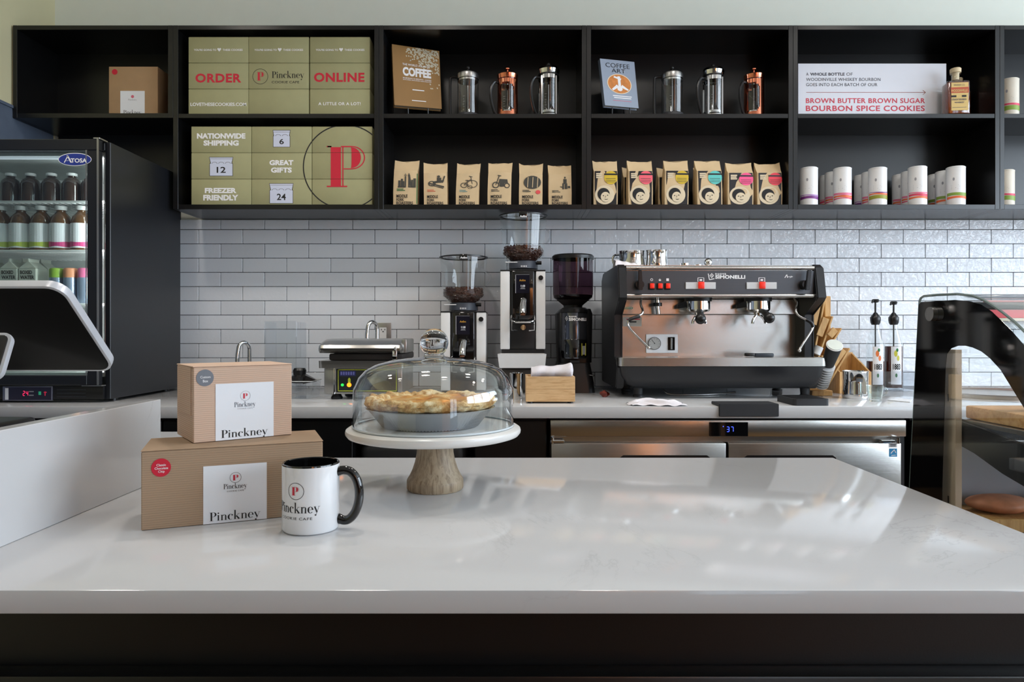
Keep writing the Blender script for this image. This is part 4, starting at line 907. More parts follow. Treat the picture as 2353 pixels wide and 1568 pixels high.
def grinder(c, dy, zb, label, Yg=2.86):
    Yh = Yg+.105; X = px(c, Yg); Xh = px(c, Yh); q = lambda x: px(c+x, Yg); z_ = lambda y: pz(y+dy, Yg); zh = lambda y: pz(y+dy, Yh)
    t = thing('coffee_grinder', label, 'grinder', (X, Yg+.11, zb), 'white and black bean grinders')
    obj('side_panel', G().box(q(-53), q(-31), Yg, Yg+.21, z_(803.5), z_(623), .004, 2), WHITE, t); obj('side_panel', G().box(q(29), q(51), Yg, Yg+.21, z_(803), z_(623), .004, 2), WHITE, t)
    obj('core', G().box(q(-31)+.0005, q(29)-.0005, Yg+.008, Yg+.20, zb+.001, z_(619), .004, 2), BP, t)
    fp = obj('front_panel', G().box(q(-27), q(25), Yg-.004, Yg+.0075, z_(745), z_(622), .006, 3), BG, t)
    obj('top_cap', G().box(q(-53), q(51), Yg-.002, Yg+.212, z_(623)+.0004, z_(620.5), .001, 1), BP, t)
    Yp = Yg-.0046
    pr(fp, R_(0, 1, 0, 1), M('dark_screen', (22, 22, 34), .15), (c-17, c+14, 632+dy, 674+dy), Yp, 'screen'); pr(fp, R_(0, .05, 0, 1)+R_(0, 1, .985, 1), M('grey_print'), (c-18.5, c+14, 631+dy, 674+dy), Yp-.0003, 'screen_edge')
    pr(fp, sans('Anfim', .0), M('orange_text', (216, 160, 60), .5, emit=.15), (c-9, c+5, 642+dy, 646.5+dy), Yp-.0005); pr(fp, sans('11:58', .03), M('white_text', (225, 225, 230), .5, emit=.1), (c-6, c+4, 655+dy, 659.5+dy), Yp-.0005, 'digits')
    pr(fp, R_(0, 1, 0, .3)+R_(.1, .9, .6, 1), M('grey_print'), (c-7, c+4.5, 661+dy, 664.5+dy), Yp-.0005, 'small_print')
    obj('chute', G().tube([(X, Yg-.002, z_(690)), (X-.002, Yg-.03, z_(704)), (X-.003, Yg-.045, z_(722))], .0135, 16), CHROME, t)
    obj('chute_mouth', G().cyl((X-.003, Yg-.0455, z_(722.5)), (X-.003, Yg-.0465, z_(725)), .010, n=16), M('brown_chute', (110, 66, 36), .5), t)
    g = G().tube([(q(-27), Yg-.002, z_(726)), (q(-27), Yg-.035, z_(737)), (q(-18), Yg-.045, z_(741)), (q(16), Yg-.045, z_(741)), (q(25), Yg-.035, z_(737)), (q(25), Yg-.002, z_(726))], .0035, 8)
    g.tube([(q(-26), Yg-.03, z_(738)), (q(-26), Yg-.025, z_(759)), (q(-14), Yg-.03, z_(760))], .003, 8); g.tube([(q(24), Yg-.03, z_(738)), (q(24), Yg-.025, z_(759)), (q(12), Yg-.03, z_(760))], .003, 8); obj('portafilter_fork', g, CHROME, t)
    obj('fork_button', G().cyl((X-.001, Yg-.03, z_(751)), (X-.001, Yg-.045, z_(753)), .011, n=16), CHROME, t)
    obj('side_knob', G().cyl((q(40), Yg-.012, z_(639)), (q(40), Yg-.0002, z_(639)), .010, n=16), BP, t)
    if dy == 0: obj('drip_tray', G().loft([[(q(-58), Yg-.11, z_(812)), (q(50), Yg-.11, z_(812)), (q(46), Yg-.005, z_(812)), (q(-52), Yg-.005, z_(812))], [(q(-54), Yg-.10, z_(843)), (q(47), Yg-.10, z_(843)), (q(44), Yg-.005, z_(843)), (q(-50), Yg-.005, z_(843))]]), WHITE, t)
    obj('base_plate', G().box(q(-50), q(48), Yg-.005, Yg+.2, zb if dy else z_(812), z_(804), .001, 1), BP, t)
    obj('collar', G().lathe(Xh, Yh, [(0, zh(619)), (S(33, Yh), zh(619)), (S(33, Yh), zh(607)), (S(31, Yh), zh(602)), (S(20, Yh), zh(602))], 36), M('slate_plastic', (70, 76, 88), .4), t)
    rc = S(33, Yh)+.0006
    put(t, [p for k in range(7) for p in mv(R_(0, .02 if k % 3 else .045, 0, .007), -1.75+k*.06, zh(617))], WPRINT, lambda u, v: (Xh+rc*math.cos(u), Yh+rc*math.sin(u), v), 'scale_marks')
    obj('gate_lever', G().box(px(c-41, Yh), px(c-14, Yh), Yh-.08, Yh-.071, zh(608), zh(606), .0005, 1), WHITE, t)
    obj('gate_knob', G().cyl((px(c+30, Yh), Yh-.03, zh(606)), (px(c+41, Yh), Yh-.03, zh(606)), .008, n=12), BP, t)
    R = lambda n: S(n, Yh)
    obj('hopper', G().lathe(Xh, Yh, [(R(29), zh(603)), (R(40), zh(596)), (R(47), zh(588)), (R(49), zh(574)), (R(49), zh(570)), (R(54.5), zh(500))], 40), G_CLEAR, t, fixn=False)
    obj('lid', G().lathe(Xh, Yh, [(R(54), zh(499)), (R(56), zh(499)), (R(56), zh(496.5)), (R(50), zh(495)), (R(48), zh(496.5))], 40), BP, t)
    obj('lid_disc', G().lathe(Xh, Yh, [(R(48), zh(497.5)), (0, zh(497.5))], 40), G_SMOKE, t, fixn=False)
    ln = obj('lid_knob', G().box(px(c-10, Yh-.11), px(c+10, Yh-.11), Yh-.112, Yh-.095, zh(509), zh(495.5), .004, 3), BG, t)
    pr(ln, sans('Anfim', .03), WPRINT, (c-8, c+8, 494.5+dy, 499.5+dy), Yh-.1126)
    g = G().tube([(px(c+53, Yh), Yh-.02, zh(530)), (px(c+62, Yh), Yh-.03, zh(538)), (px(c+60, Yh), Yh-.03, zh(552)), (px(c+51, Yh), Yh-.02, zh(562))], .004, 8, 1); obj('hopper_clip', g, G_ACR, t)
    beans_pile(Xh, Yh, zh(601), zh(565), R(31), R(47), t)
    return t
grinder(1066, 95, ZB+.0006, 'lower white and black bean grinder right behind the glass cake dome')
Yk = 2.85; t = thing('knock_drawer', 'dark knock-box drawer raising the taller bean grinder', 'drawer box', (px(1203, Yk), Yk+.1, zc))
obj('body', G().box(px(1154, Yk), px(1250, Yk), Yk, Yk+.22, zc, pz(845, Yk)-.0005, .003, 2), M('dark_bronze', (66, 60, 56), .45), t)
obj('drawer_front', G().box(px(1158, Yk), px(1246, Yk), Yk-.012, Yk-.0004, zc+.01, pz(850, Yk), .002, 2), M('dark_bronze'), t)
grinder(1203, 0, pz(845, 2.86), 'taller white and black bean grinder standing on the dark drawer box')
# ---- black doser grinder
Yd = 2.84; c = 1317; q = lambda x: px(x, Yd); z_ = lambda y: pz(y, Yd); Yh = Yd+.07; Xh = px(1317, Yh); zh = lambda y: pz(y, Yh); R = lambda n: S(n, Yh)
t = thing('doser_grinder', 'black doser coffee grinder with smoky purple hopper left of the espresso machine', 'grinder', (q(1320), Yd+.08, zc))
obj('base', G().loft([rrect(q(1272), q(1368), Yd-.02, Yd+.22, zc, .03), rrect(q(1274), q(1366), Yd-.015, Yd+.22, z_(880), .03), rrect(q(1284), q(1358), Yd+.0, Yd+.2, z_(835), .03)]), BP, t)
obj('housing', G().loft([rrect(q(1286), q(1364), Yd+.035, Yd+.21, z_(835)+.0005, .03), rrect(q(1282), q(1366), Yd+.035, Yd+.21, z_(720), .03), rrect(q(1292), q(1362), Yd+.04, Yd+.2, z_(709), .03)]), BP, t)
ds = obj('doser', G().lathe(q(1321), Yd+.025, [(0, z_(824)), (S(29, Yd), z_(824)), (S(30, Yd), z_(820)), (S(30, Yd), z_(719)), (S(28, Yd), z_(714)), (0, z_(713))], 40), M('smoked_chrome', (96, 98, 106), .12, .85), t)
obj('doser_lid', G().lathe(q(1321), Yd+.025, [(S(31, Yd), z_(719)), (S(32, Yd), z_(718)), (S(32, Yd), z_(711)), (S(27, Yd), z_(707)), (0, z_(707))], 40), BP, t)
obj('doser_band', G().lathe(q(1321), Yd+.025, [(S(30.4, Yd), z_(821)), (S(30.6, Yd), z_(781)), (S(30.0, Yd), z_(780))], 40), BG, t)
rr_ = S(30.9, Yd)
fc = lambda u, v: (q(1321)+rr_*math.sin((u-q(1321))/rr_), Yd+.025-rr_*math.cos((u-q(1321))/rr_), v)
def pc_(shape, m, x0, x1, y0, y1, nm='lettering'): put(ds, fit(shape, q(x0), q(x1), z_(y1), z_(y0)), m, fc, nm)
pc_(sans('SIMONELLI', .04), WPRINT, 1306, 1353, 731, 738); pc_(sans('nuova', .03), WPRINT, 1306, 1324, 726.5, 730); pc_(ringp(0, 0, 1, .2, 4)+line((-.4, .4), (.4, -.4), .2), WPRINT, 1296, 1304, 727, 738, 'emblem')
pc_(R_(0, 1, 0, 1), M('yellow_sticker', (210, 206, 60), .5), 1336, 1351, 789, 817, 'sticker'); rr_ += .0004; pc_(R_(0, 1, 0, .7), M('grey_print'), 1338.5, 1348.5, 795, 815, 'sticker_print')
obj('badge', G().box(q(1310), q(1332), Yd-.004, Yd+.002, z_(834), z_(828), .001, 1), DG, t)
obj('side_lever', G().tube([(q(1350), Yd+.01, z_(862)), (q(1364), Yd-.03, z_(863))], .003, 8), CHROME, t)
obj('hopper', G().lathe(Xh, Yh, [(R(21), zh(704)), (R(24), zh(699)), (R(44), zh(685)), (R(46), zh(676)), (R(46.5), zh(592))], 40), G_SMOKE, t, fixn=False)
obj('hopper_lid', G().lathe(Xh, Yh, [(R(46.5), zh(597)), (R(48), zh(597)), (R(48), zh(590)), (R(45), zh(587)), (0, zh(586))], 40), BP, t)
obj('ground_coffee', G().lathe(Xh, Yh, [(R(20), zh(704)), (R(43), zh(685)), (R(44.5), zh(679)), (R(20), zh(677)), (0, zh(676))], 30), M('dark_coffee', (24, 15, 14), .7), t)
obj('hopper_neck', G().lathe(Xh, Yh, [(R(21), zh(712)), (R(22), zh(702)), (0, zh(702))], 30), BP, t)
# ---- wooden box with a rolled towel, steel cup behind it
Y = 2.42
xa, xb = px(1209, Y), px(1322, Y)
t = thing('wooden_box', 'pale bamboo box holding a rolled towel in front of the grinders', 'box', ((xa+xb)/2, Y+.07, zc))
zb_, zt_ = zc+.006, pz(866, Y)
zm_ = (zb_+zt_)/2
for za, zb2 in ((zb_, zm_-.0003), (zm_+.0003, zt_)): obj('front_board', G().box(xa, xb, Y, Y+.008, za, zb2, .0008, 1), MAPLE, t)
obj('back_board', G().box(xa, xb, Y+.132, Y+.14, zb_, zt_, .0008, 1), MAPLE, t); obj('side_board', G().box(xa, xa+.008, Y+.0083, Y+.1317, zb_, zt_, .0008, 1), MAPLE, t); obj('side_board', G().box(xb-.008, xb, Y+.0083, Y+.1317, zb_, zt_, .0008, 1), MAPLE, t)
obj('floor_board', G().box(xa+.0083, xb-.0083, Y+.0083, Y+.1317, zb_, zb_+.006), MAPLE, t)
for x in (xa+.016, xb-.016):
    for yy in (Y+.016, Y+.124): obj('foot', G().cyl((x, yy, zc), (x, yy, zb_), .010, n=14), BP, t)
rt = random.Random(4)
def towel(u, v):
    x = px(1222, Y)+(px(1321, Y)-px(1222, Y))*u; a = -PI*.35+2*PI*v; r = .022+.007*max(0, math.sin((u-.55)*3.2))+.0012*math.sin(17*u+9*v)
    if u > .93: r *= math.sqrt(max(0.02, 1-((u-.93)/.07)**2))
    return (x, Y+.06+r*1.7*math.cos(a), zt_+.010+.008*u+r*math.sin(a)+.002*math.sin(7*u))
solo('rolled_towel', G().surf(towel, 40, 30), CLOTH, 'white towel rolled inside the bamboo box', 'towel', angle=80)
Y = 2.60
t = solo('steel_cup', G().lathe(px(1187, Y), Y, [(0, zc), (S(15, Y), zc), (S(16, Y), zc+.004), (S(14, Y), zc+.05), (S(15.5, Y), pz(858, Y)), (S(14, Y), pz(857, Y)), (S(13, Y), zc+.05), (0, zc+.01)], 30), CHROME, 'shiny steel cup left of the bamboo box', 'cup')
# ---- small reddish scrap
g = G().surf(lambda u, v: (px(1389, 2.66)+.02*(.8+.3*math.sin(9*v+4*u))*math.sin(PI*u)*math.cos(2*PI*v), 2.66+.016*math.sin(PI*u)*math.sin(2*PI*v)*(1+.3*math.sin(13*u)), zc+.012-.012*math.cos(PI*u)*(1+.2*math.sin(11*v))), 10, 16)
solo('crumpled_wrapper', g, M('red_brown_paper', (110, 42, 26), .6), 'small crumpled red-brown wrapper left of the espresso machine', 'wrapper')
# ================================================================ espresso machine
Y = 2.58
q = lambda x, Y=Y: px(x, Y); z_ = lambda y, Y=Y: pz(y, Y)
t = em = thing('espresso_machine', 'large two-group espresso machine with black sides and steel front', 'coffee machine', (q(1655), 2.8, zc))
xl, xr = q(1420), q(1894)
def cap(x0, x1):
    poly = [(2.64, pz(893, 2.64)), (3.03, pz(893, 2.64)), (3.05, pz(640, 2.9)), (3.0, pz(608, 2.6)), (2.605, pz(608, 2.6)), (2.58, pz(615, 2.58)), (2.555, pz(684, 2.555)), (2.575, pz(692, 2.57)), (2.67, pz(723, 2.66)), (2.67, pz(822, 2.66)), (2.62, pz(828, 2.6)), (2.60, pz(845, 2.6))]
    g = G().prism(poly, x0, x1, 'x'); es = [e for e in g.bm.edges if abs(e.verts[0].co.x-e.verts[1].co.x) < 1e-6]
    bmesh.ops.bevel(g.bm, geom=es, offset=.004, segments=2, affect='EDGES'); return g
SIDE = M('black_textured_side', (26, 27, 31), .38, bump=.1, bs=600)
obj('side_panel', cap(xl, xl+.032), SIDE, t); obj('side_panel', cap(xr-.036, xr), SIDE, t)
xi, xj = xl+.0325, xr-.0365
obj('housing', G().box(xi, xj, 2.592, 3.0, z_(683), pz(611, 2.6), .002, 1), STEEL, t)
fas = obj('fascia', G().box(xi, xj, 2.583, 2.5915, z_(676), z_(622), .001, 1), brushed('slate_steel', (88, 90, 94), .42, 'x', .1), t)
obj('trim_rail', G().tube([(xi, 2.586, z_(616)), (xj, 2.586, z_(616))], S(4.6, Y), 16), STEEL, t); obj('trim_rail', G().tube([(xi, 2.580, z_(680)), (xj, 2.580, z_(680))], S(4.3, Y), 16), STEEL, t)
obj('top_tray', G().box(xi, xj, 2.60, 3.0, pz(611, 2.6)+.0003, pz(611, 2.6)+.002), STEEL, t)
obj('group_box', G().box(xi, xj, 2.72, 3.0, pz(723, 2.72), pz(684, 2.6)-.001, .002, 1), STEEL, t)
obj('splash_panel', G().box(xi, xj, 2.75, 2.76, pz(820, 2.72), pz(723, 2.72)-.0005), STEEL, t)
obj('rear_cover', G().box(xi, xj, 2.765, 3.02, pz(893, 2.64), pz(723, 2.72)-.001), SIDE, t)
obj('drip_grate', G().box(q(1425, 2.57), q(1898, 2.57), 2.568, 2.748, pz(826, 2.57), pz(822, 2.57), .001, 1), STEEL, t)
obj('tray_lip', G().loft([rrect(q(1423, 2.555), q(1902, 2.555), 2.553, 2.66, pz(842, 2.555), .02), rrect(q(1423, 2.555), q(1902, 2.555), 2.553, 2.66, pz(823, 2.555), .02)]), STEEL, t)
g = G().loft([rrect(q(1462, 2.62), q(1866, 2.62), 2.63, 3.0, pz(893, 2.62), .03), rrect(q(1446, 2.6), q(1882, 2.6), 2.60, 3.0, pz(886, 2.6), .03), rrect(q(1432, 2.575), q(1894, 2.575), 2.572, 3.0, pz(866, 2.575), .03), rrect(q(1427, 2.56), q(1899, 2.56), 2.558, 3.0, pz(842.5, 2.56), .03)])
obj('drip_base', g, SIDE, t)
for x in (1467, 1850):
    for yy in (2.67, 2.95): obj('foot', G().lathe(px(x, 2.67), yy, [(0, zc), (.021, zc), (.021, zc+.006), (.017, zc+.01), (.019, pz(893, 2.64)+.002), (0, pz(893, 2.64)+.002)], 20), DG, t)
# controls
Yp = 2.5826
pr(fas, sans('SIMONELLI', .045, 1.05), WPRINT, (1644, 1713, 632.5, 641), Yp); pr(fas, sans('nuova', .02, 1.2), WPRINT, (1644, 1669, 628, 632), Yp)
pr(fas, line((0, .9), (.2, 0), .12)+line((.2, 0), (1, .15), .12)+ringp(.58, .6, .36, .13, 4)+line((.4, .8), (.76, .4), .1), WPRINT, (1627, 1642, 628, 644), Yp, 'emblem')
pr(fas, line((0, 0), (.25, 1), .1)+line((.25, 1), (.35, 0), .1)+line((.35, .3), (.9, .5), .12)+line((.6, 0), (1, .4), .1), WPRINT, (1803, 1823, 631, 639), Yp, 'script_mark')
for i, x in enumerate((1498, 1516.8, 1534.6)):
    b = obj('switch', G().box(q(x-7), q(x+7), 2.577, 2.5825, z_(666), z_(650.5), .002, 2), BP, t); obj('rocker', G().box(q(x-4.6), q(x+5.4), 2.571, 2.5768, z_(663.5), z_(651.5), .002, 2), RED, b, label='red lit rocker')
    pr(fas, ringp(0, 0, 1, .35, 16) if i == 0 else (disc(0, -.2, .7, 10)+[[(-.5, 0), (.5, 0), (0, 1)]] if i == 1 else R_(-.5, .5, -1, 1)), WPRINT, (x-3, x+3, 640, 646), Yp, 'symbol')
for x0, x1 in ((1576, 1645), (1716, 1785)):
    c_ = (x0+x1)/2+.5
    b = obj('dose_switch', G().box(q(x0), q(x1), 2.578, 2.5825, z_(664.5), z_(649), .001, 1), M('light_grey_plastic', (206, 208, 210), .5), t)
    obj('rocker', G().box(q(c_-7), q(c_+7), 2.570, 2.5778, z_(664), z_(648), .002, 2), RED, b, label='red rocker')
    pr(fas, R_(0, .1, 0, 1)+R_(.9, 1, 0, 1)+R_(0, 1, .9, 1)+R_(.3, .7, .2, .6), WPRINT, (c_-7.5, c_+7.5, 638, 647.5), Yp, 'symbol')
for x, k in ((1469, -2), (1848, 3)):
    b = obj('steam_knob', G().cyl((q(x), 2.583, z_(655)), (q(x), 2.557, z_(655)), S(11, Y), S(9.5, Y), n=24), BP, t)
    g = G().prism([(q(x-5), z_(668)), (q(x+5), z_(668)), (q(x+5+k*1.2), z_(624)), (q(x+3+k), z_(621.5)), (q(x-3+k), z_(622.5))], 2.545, 2.5568); es = list(g.bm.edges); bmesh.ops.bevel(g.bm, geom=es, offset=.002, segments=2, affect='EDGES'); obj('lever', g, BP, b)
# groups with portafilters
def group(px_, hx, hy, hpx, label):
    Yg = 2.655; X = px(px_, Yg)
    g = G().cyl((X, Yg, pz(684, Yg)), (X, Yg, pz(693, Yg)), S(31, Yg), S(30, Yg), n=36)
    g.loft([[(X-S(12, Yg), Yg-.01, pz(684, Yg)), (X-S(12, Yg), Yg+.02, pz(684, Yg)), (X-S(12, Yg), Yg+.02, pz(704, Yg)), (X-S(12, Yg), Yg-.01, pz(704, Yg))], [(X-S(43, Yg), Yg+.03, pz(700, Yg)), (X-S(43, Yg), Yg+.04, pz(700, Yg)), (X-S(43, Yg), Yg+.04, pz(709, Yg)), (X-S(43, Yg), Yg+.03, pz(709, Yg))]])
    gr = obj('group_head', g, BP, em)
    pf = obj('portafilter', G().lathe(X, Yg, [(S(26, Yg), pz(690, Yg)), (S(27, Yg), pz(691, Yg)), (S(27, Yg), pz(712, Yg)), (S(24, Yg), pz(716, Yg)), (S(10, Yg), pz(719, Yg)), (S(8, Yg), pz(724, Yg)), (0, pz(724, Yg))], 40), CHROME, em)
    Yb_ = Yg-.15; e = (px(hpx, Yb_), Yb_, pz(hy, Yb_))
    obj('handle', G().tube([(X+(e[0]-X)*.25, Yg-.042, pz(716, Yg)), ((X+e[0])/2, Yg-.09, pz(718, Yg-.09)), e], lambda s: .010+.004*s, 14).sphere(e, S(12.5, Yb_), 20), BP, pf, angle=60)
    sx = px(px_-12, Yg-.02)
    for s in (-1, 1):
        obj('spout', G().tube([(X, Yg, pz(722, Yg)), (X+s*.014, Yg-.01, pz(728, Yg)), (X+s*.024, Yg-.012, pz(738, Yg)), (X+s*.025, Yg-.012, pz(744, Yg))], .0055, 10, 1), CHROME, pf)
group(1605, 0, 733, 1610, ''); group(1742, 0, 731, 1768, '')
def wand(pts, Yw): return [(px(x, Yw+d), Yw+d, pz(y, Yw+d)) for x, y, d in pts]
w1 = obj('steam_wand', G().tube(wand([(1474, 686, .05), (1472, 700, .02), (1479, 715, 0), (1474, 724, -.01), (1452, 731, -.02), (1441, 742, -.02), (1446, 754, -.02), (1468, 777, -.03), (1491, 799, -.035)], 2.60), .0046, 12, 2), CHROME, em)
obj('grip_sleeve', G().tube(wand([(1470, 727, -.012), (1452, 732, -.02), (1444, 738, -.02)], 2.60), .0065, 12, 1), BP, w1)
w2 = obj('steam_wand', G().tube(wand([(1826, 686, .05), (1834, 696, .02), (1828, 712, 0), (1834, 726, -.01), (1856, 736, -.02), (1869, 746, -.02), (1868, 756, -.02), (1852, 780, -.03), (1837, 805, -.035)], 2.60), .0046, 12, 2), CHROME, em)
obj('grip_sleeve', G().tube(wand([(1852, 734, -.018), (1866, 742, -.02), (1869, 752, -.02)], 2.60), .0065, 12, 1), BP, w2)
obj('tip', G().sphere((px(1837.5, 2.565), 2.565, pz(806, 2.565)), .0075, 12), CHROME, w2); obj('tip', G().sphere((px(1491, 2.565), 2.565, pz(799, 2.565)), .0065, 12), CHROME, w1)
g = G().cyl((px(1511, 2.68), 2.68, pz(685, 2.68)), (px(1511, 2.68), 2.68, pz(697, 2.68)), .010, n=16).cyl((px(1511, 2.68), 2.68, pz(704, 2.68)), (px(1513, 2.68), 2.68, pz(722, 2.68)), .009, n=16)
sp = obj('water_spout', g, CHROME, em); obj('spout_collar', G().cyl((px(1511, 2.68), 2.68, pz(696, 2.68)), (px(1511, 2.68), 2.68, pz(704, 2.68)), .018, n=20), BP, sp)
Ys = 2.7496
gp = obj('gauge_plate', G().box(px(1484.5, Ys), px(1557.5, Ys), 2.745, Ys, pz(811.5, Ys), pz(768.5, Ys), .001, 1), M('white_gauge_plate', (244, 245, 248), .4), em)
cgx, cgz = px(1504, 2.745), pz(789.5, 2.745)
g = G().cyl((cgx, 2.7448, cgz), (cgx, 2.739, cgz), S(14.5, 2.745), n=32); gd = obj('gauge', g, M('gauge_face', (190, 192, 190), .2), gp)
put(gd, ringp(cgx, cgz, S(14.5, 2.745), .0018, 32)+line((cgx, cgz), (cgx-.012, cgz+.016), .0016)+disc(cgx, cgz, .0022, 10)+[p for k in range(9) for p in line((cgx+.017*math.cos(-.7+k*.58), cgz+.017*math.sin(-.7+k*.58)), (cgx+.021*math.cos(-.7+k*.58), cgz+.021*math.sin(-.7+k*.58)), .001)], KPRINT, flat(2.7386), 'dial')
obj('sight_glass', G().box(px(1535, 2.745), px(1551, 2.745), 2.742, 2.7448, pz(805, 2.745), pz(775, 2.745), .001, 1), BG, gp); obj('sight_tube', G().cyl((px(1543, 2.742), 2.741, pz(803, 2.745)), (px(1543, 2.742), 2.741, pz(777, 2.745)), .004, n=10), M('glass_grey', (150, 150, 150), .15), gp)
st = pr(em, R_(0, 1, 0, 1), M('sticker_grey', (188, 184, 174), .5), (1432, 1475, 729, 750.5), 2.7494, 'sticker'); pr(st, R_(.2, .9, .7, .8), RPRINT, (1440, 1471, 733, 735), 2.7488, 'print_line'); pr(st, R_(0, 1, 0, 1), KPRINT, (1444, 1463, 738.5, 741.5), 2.7488)
pr(em, ringp(0, 0, 1, .15, 24)+R_(-.6, .6, -.25, .25), M('teal_emblem', (70, 180, 150), .5), (1433, 1455, 704.5, 712), 2.7192, 'emblem')
# ---- things on top of the machine
zt = pz(611, 2.6)+.0023
def pitcher(pc, Yp_, r, z0, H, label, hd=None, group=None):
    X = px(pc, Yp_); t = thing('steel_pitcher', label, 'pitcher', (X, Yp_, z0), group)
    g = G().lathe(X, Yp_, [(0, z0), (r*.96, z0), (r*1.02, z0+.006), (r*1.0, z0+.02), (r*.95, z0+H*.6), (r*.96, z0+H*.95), (r*1.0, z0+H), (r*.97, z0+H), (r*.93, z0+H*.94), (r*.92, z0+.02), (0, z0+.006)], 40)
    obj('body', g, CHROME, t)
    if hd is not None:
        a = hd; e = lambda k, h: (X+r*k*math.cos(a), Yp_+r*k*math.sin(a), z0+H*h)
        obj('handle', G().tube([e(.97, .85), e(1.5, .88), e(1.65, .6), e(1.5, .3), e(.98, .22)], .0042, 8, 2), CHROME, t)
    return t
pitcher(1452, 2.77, S(30, 2.77), zt, pz(578, 2.77)-zt, 'wide steel pitcher on the left end of the espresso machine', PI*.8, 'steel pitchers')
pitcher(1510, 2.75, S(25, 2.75), zt, pz(576, 2.75)-zt, 'narrow steel pitcher on the machine with its handle to the front', -PI*.62, 'steel pitchers')
Yc_ = 2.66
def clothtop(u, v): 
    x = px(1411, Yc_)+(px(1474, Yc_)-px(1411, Yc_))*u; h = .026*(1-u)**.7*(math.sin(PI*v)**.5)+.003*math.sin(21*u)*math.sin(9*v)
    return (x+.004*math.sin(9*v), Yc_-.035+.08*v, zt+.001+max(0, h))
solo('folded_cloth', G().surf(clothtop, 26, 18), CLOTH, 'folded white cloth on the left corner of the espresso machine', 'cloth', angle=80)
for x, r, H, lb in ((1573, .022, .018, 'low steel tamper base on top of the machine, left of the ball tamper'), (1604, .018, .013, 'flat steel disc on the machine beside the ball tamper')):
    X = px(x, 2.72); solo('steel_tamper' if r > .02 else 'steel_disc', G().lathe(X, 2.72, [(0, zt), (r, zt), (r*1.02, zt+H*.4), (r*.9, zt+H*.6), (r*.9, zt+H), (0, zt+H)], 24), CHROME, lb, 'tamper')
X = px(1628, 2.72); t = thing('ball_tamper', 'steel tamper with a round ball handle on top of the machine', 'tamper', (X, 2.72, zt))
obj('foot', G().lathe(X, 2.72, [(0, zt), (.026, zt), (.026, zt+.006), (.008, zt+.009), (.006, zt+.02), (0, zt+.02)], 28), CHROME, t); obj('ball_handle', G().sphere((X, 2.72, pz(603.5, 2.72)), S(9.5, 2.72), 22), CHROME, t)
zg = pz(822, 2.57)+.0006
t = thing('grouphead_brush', 'dark brush lying on the drip grate of the espresso machine', 'brush', (px(1740, 2.63), 2.63, zg))
obj('handle', G().box(px(1732, 2.63), px(1775, 2.63), 2.61, 2.635, zg, zg+.014, .004, 2), M('blue_grey_plastic', (44, 52, 62), .4), t); obj('head', G().box(px(1711, 2.63), px(1731.8, 2.63), 2.612, 2.633, zg+.002, zg+.015, .003, 2), BP, t)
t = thing('steel_spatula', 'thin steel tool lying left of the dark brush on the grate', 'tool', (px(1690, 2.65), 2.65, zg)); obj('blade', G().box(px(1668, 2.65), px(1705, 2.65), 2.64, 2.655, zg, zg+.003, .001, 1), STEEL, t); 
# ---- cables under the machine
g = G().tube([(px(1525, 2.75), 2.75, zc+.02), (px(1535, 2.72), 2.72, zc+.004), (px(1580, 2.71), 2.71, zc+.004), (px(1640, 2.73), 2.73, zc+.004), (px(1690, 2.8), 2.8, zc+.006)], .0035, 8, 2)
solo('water_hose', g, STEELV, 'pale hose looping on the worktop under the espresso machine', 'hose')
# ---- rag, tamping mats
Yr = 2.375
rk = random.Random(12); P_ = [[rk.uniform(-1, 1) for _ in range(8)] for _ in range(8)]
def rag(u, v):
    e = min(u, 1-u, v, 1-v)*6; e = min(1, e)
    x = px(1445, Yr)+S(126, Yr)*u+.006*math.sin(9*v+1); y = Yr-.045+.10*v+.008*math.sin(7*u)
    w_ = .5+.5*math.sin(11*u+5*math.sin(6*v))*math.cos(8*v+4*u)
    return (x, y, zc+.001+e*(.006+.016*w_*(.5+.5*math.sin(3.1*u+.4)))+.004*(1-e)*(1+math.sin(23*u+17*v))/2)
solo('crumpled_rag', G().surf(rag, 60, 40), CLOTH, 'crumpled white rag on the worktop edge in front of the machine', 'rag', angle=80)
xa, xb = px(1653, 2.313), px(1790, 2.313)
g = G().prism([(2.311, pz(958, 2.311)), (2.3185, pz(958, 2.311)), (2.3185, zc+.0005), (2.405, zc+.0005), (2.405, zc+.010), (2.311, zc+.010)], xa, xb, 'x'); bmesh.ops.bevel(g.bm, geom=list(g.bm.edges), offset=.0015, segments=2, affect='EDGES')
solo('tamping_mat', g, M('charcoal_rubber', (40, 41, 45), .55), 'black rubber mat hooked over the worktop edge below the machine', 'mat')
g = G().loft([rrect(px(1825, 2.347), px(1903, 2.347)+.006, 2.347, 2.505, zc, .012), rrect(px(1825, 2.347), px(1903, 2.347)+.006, 2.347, 2.505, zc+.0225, .012)])
b = solo('tamping_station', g, M('charcoal_rubber'), 'thick black rubber block right of the hooked mat', 'mat'); obj('top_recess', G().loft([rrect(px(1832, 2.347), px(1898, 2.347)+.004, 2.357, 2.495, zc+.0226, .01), rrect(px(1832, 2.347), px(1898, 2.347)+.004, 2.357, 2.495, zc+.0236, .01)]), BP, b)
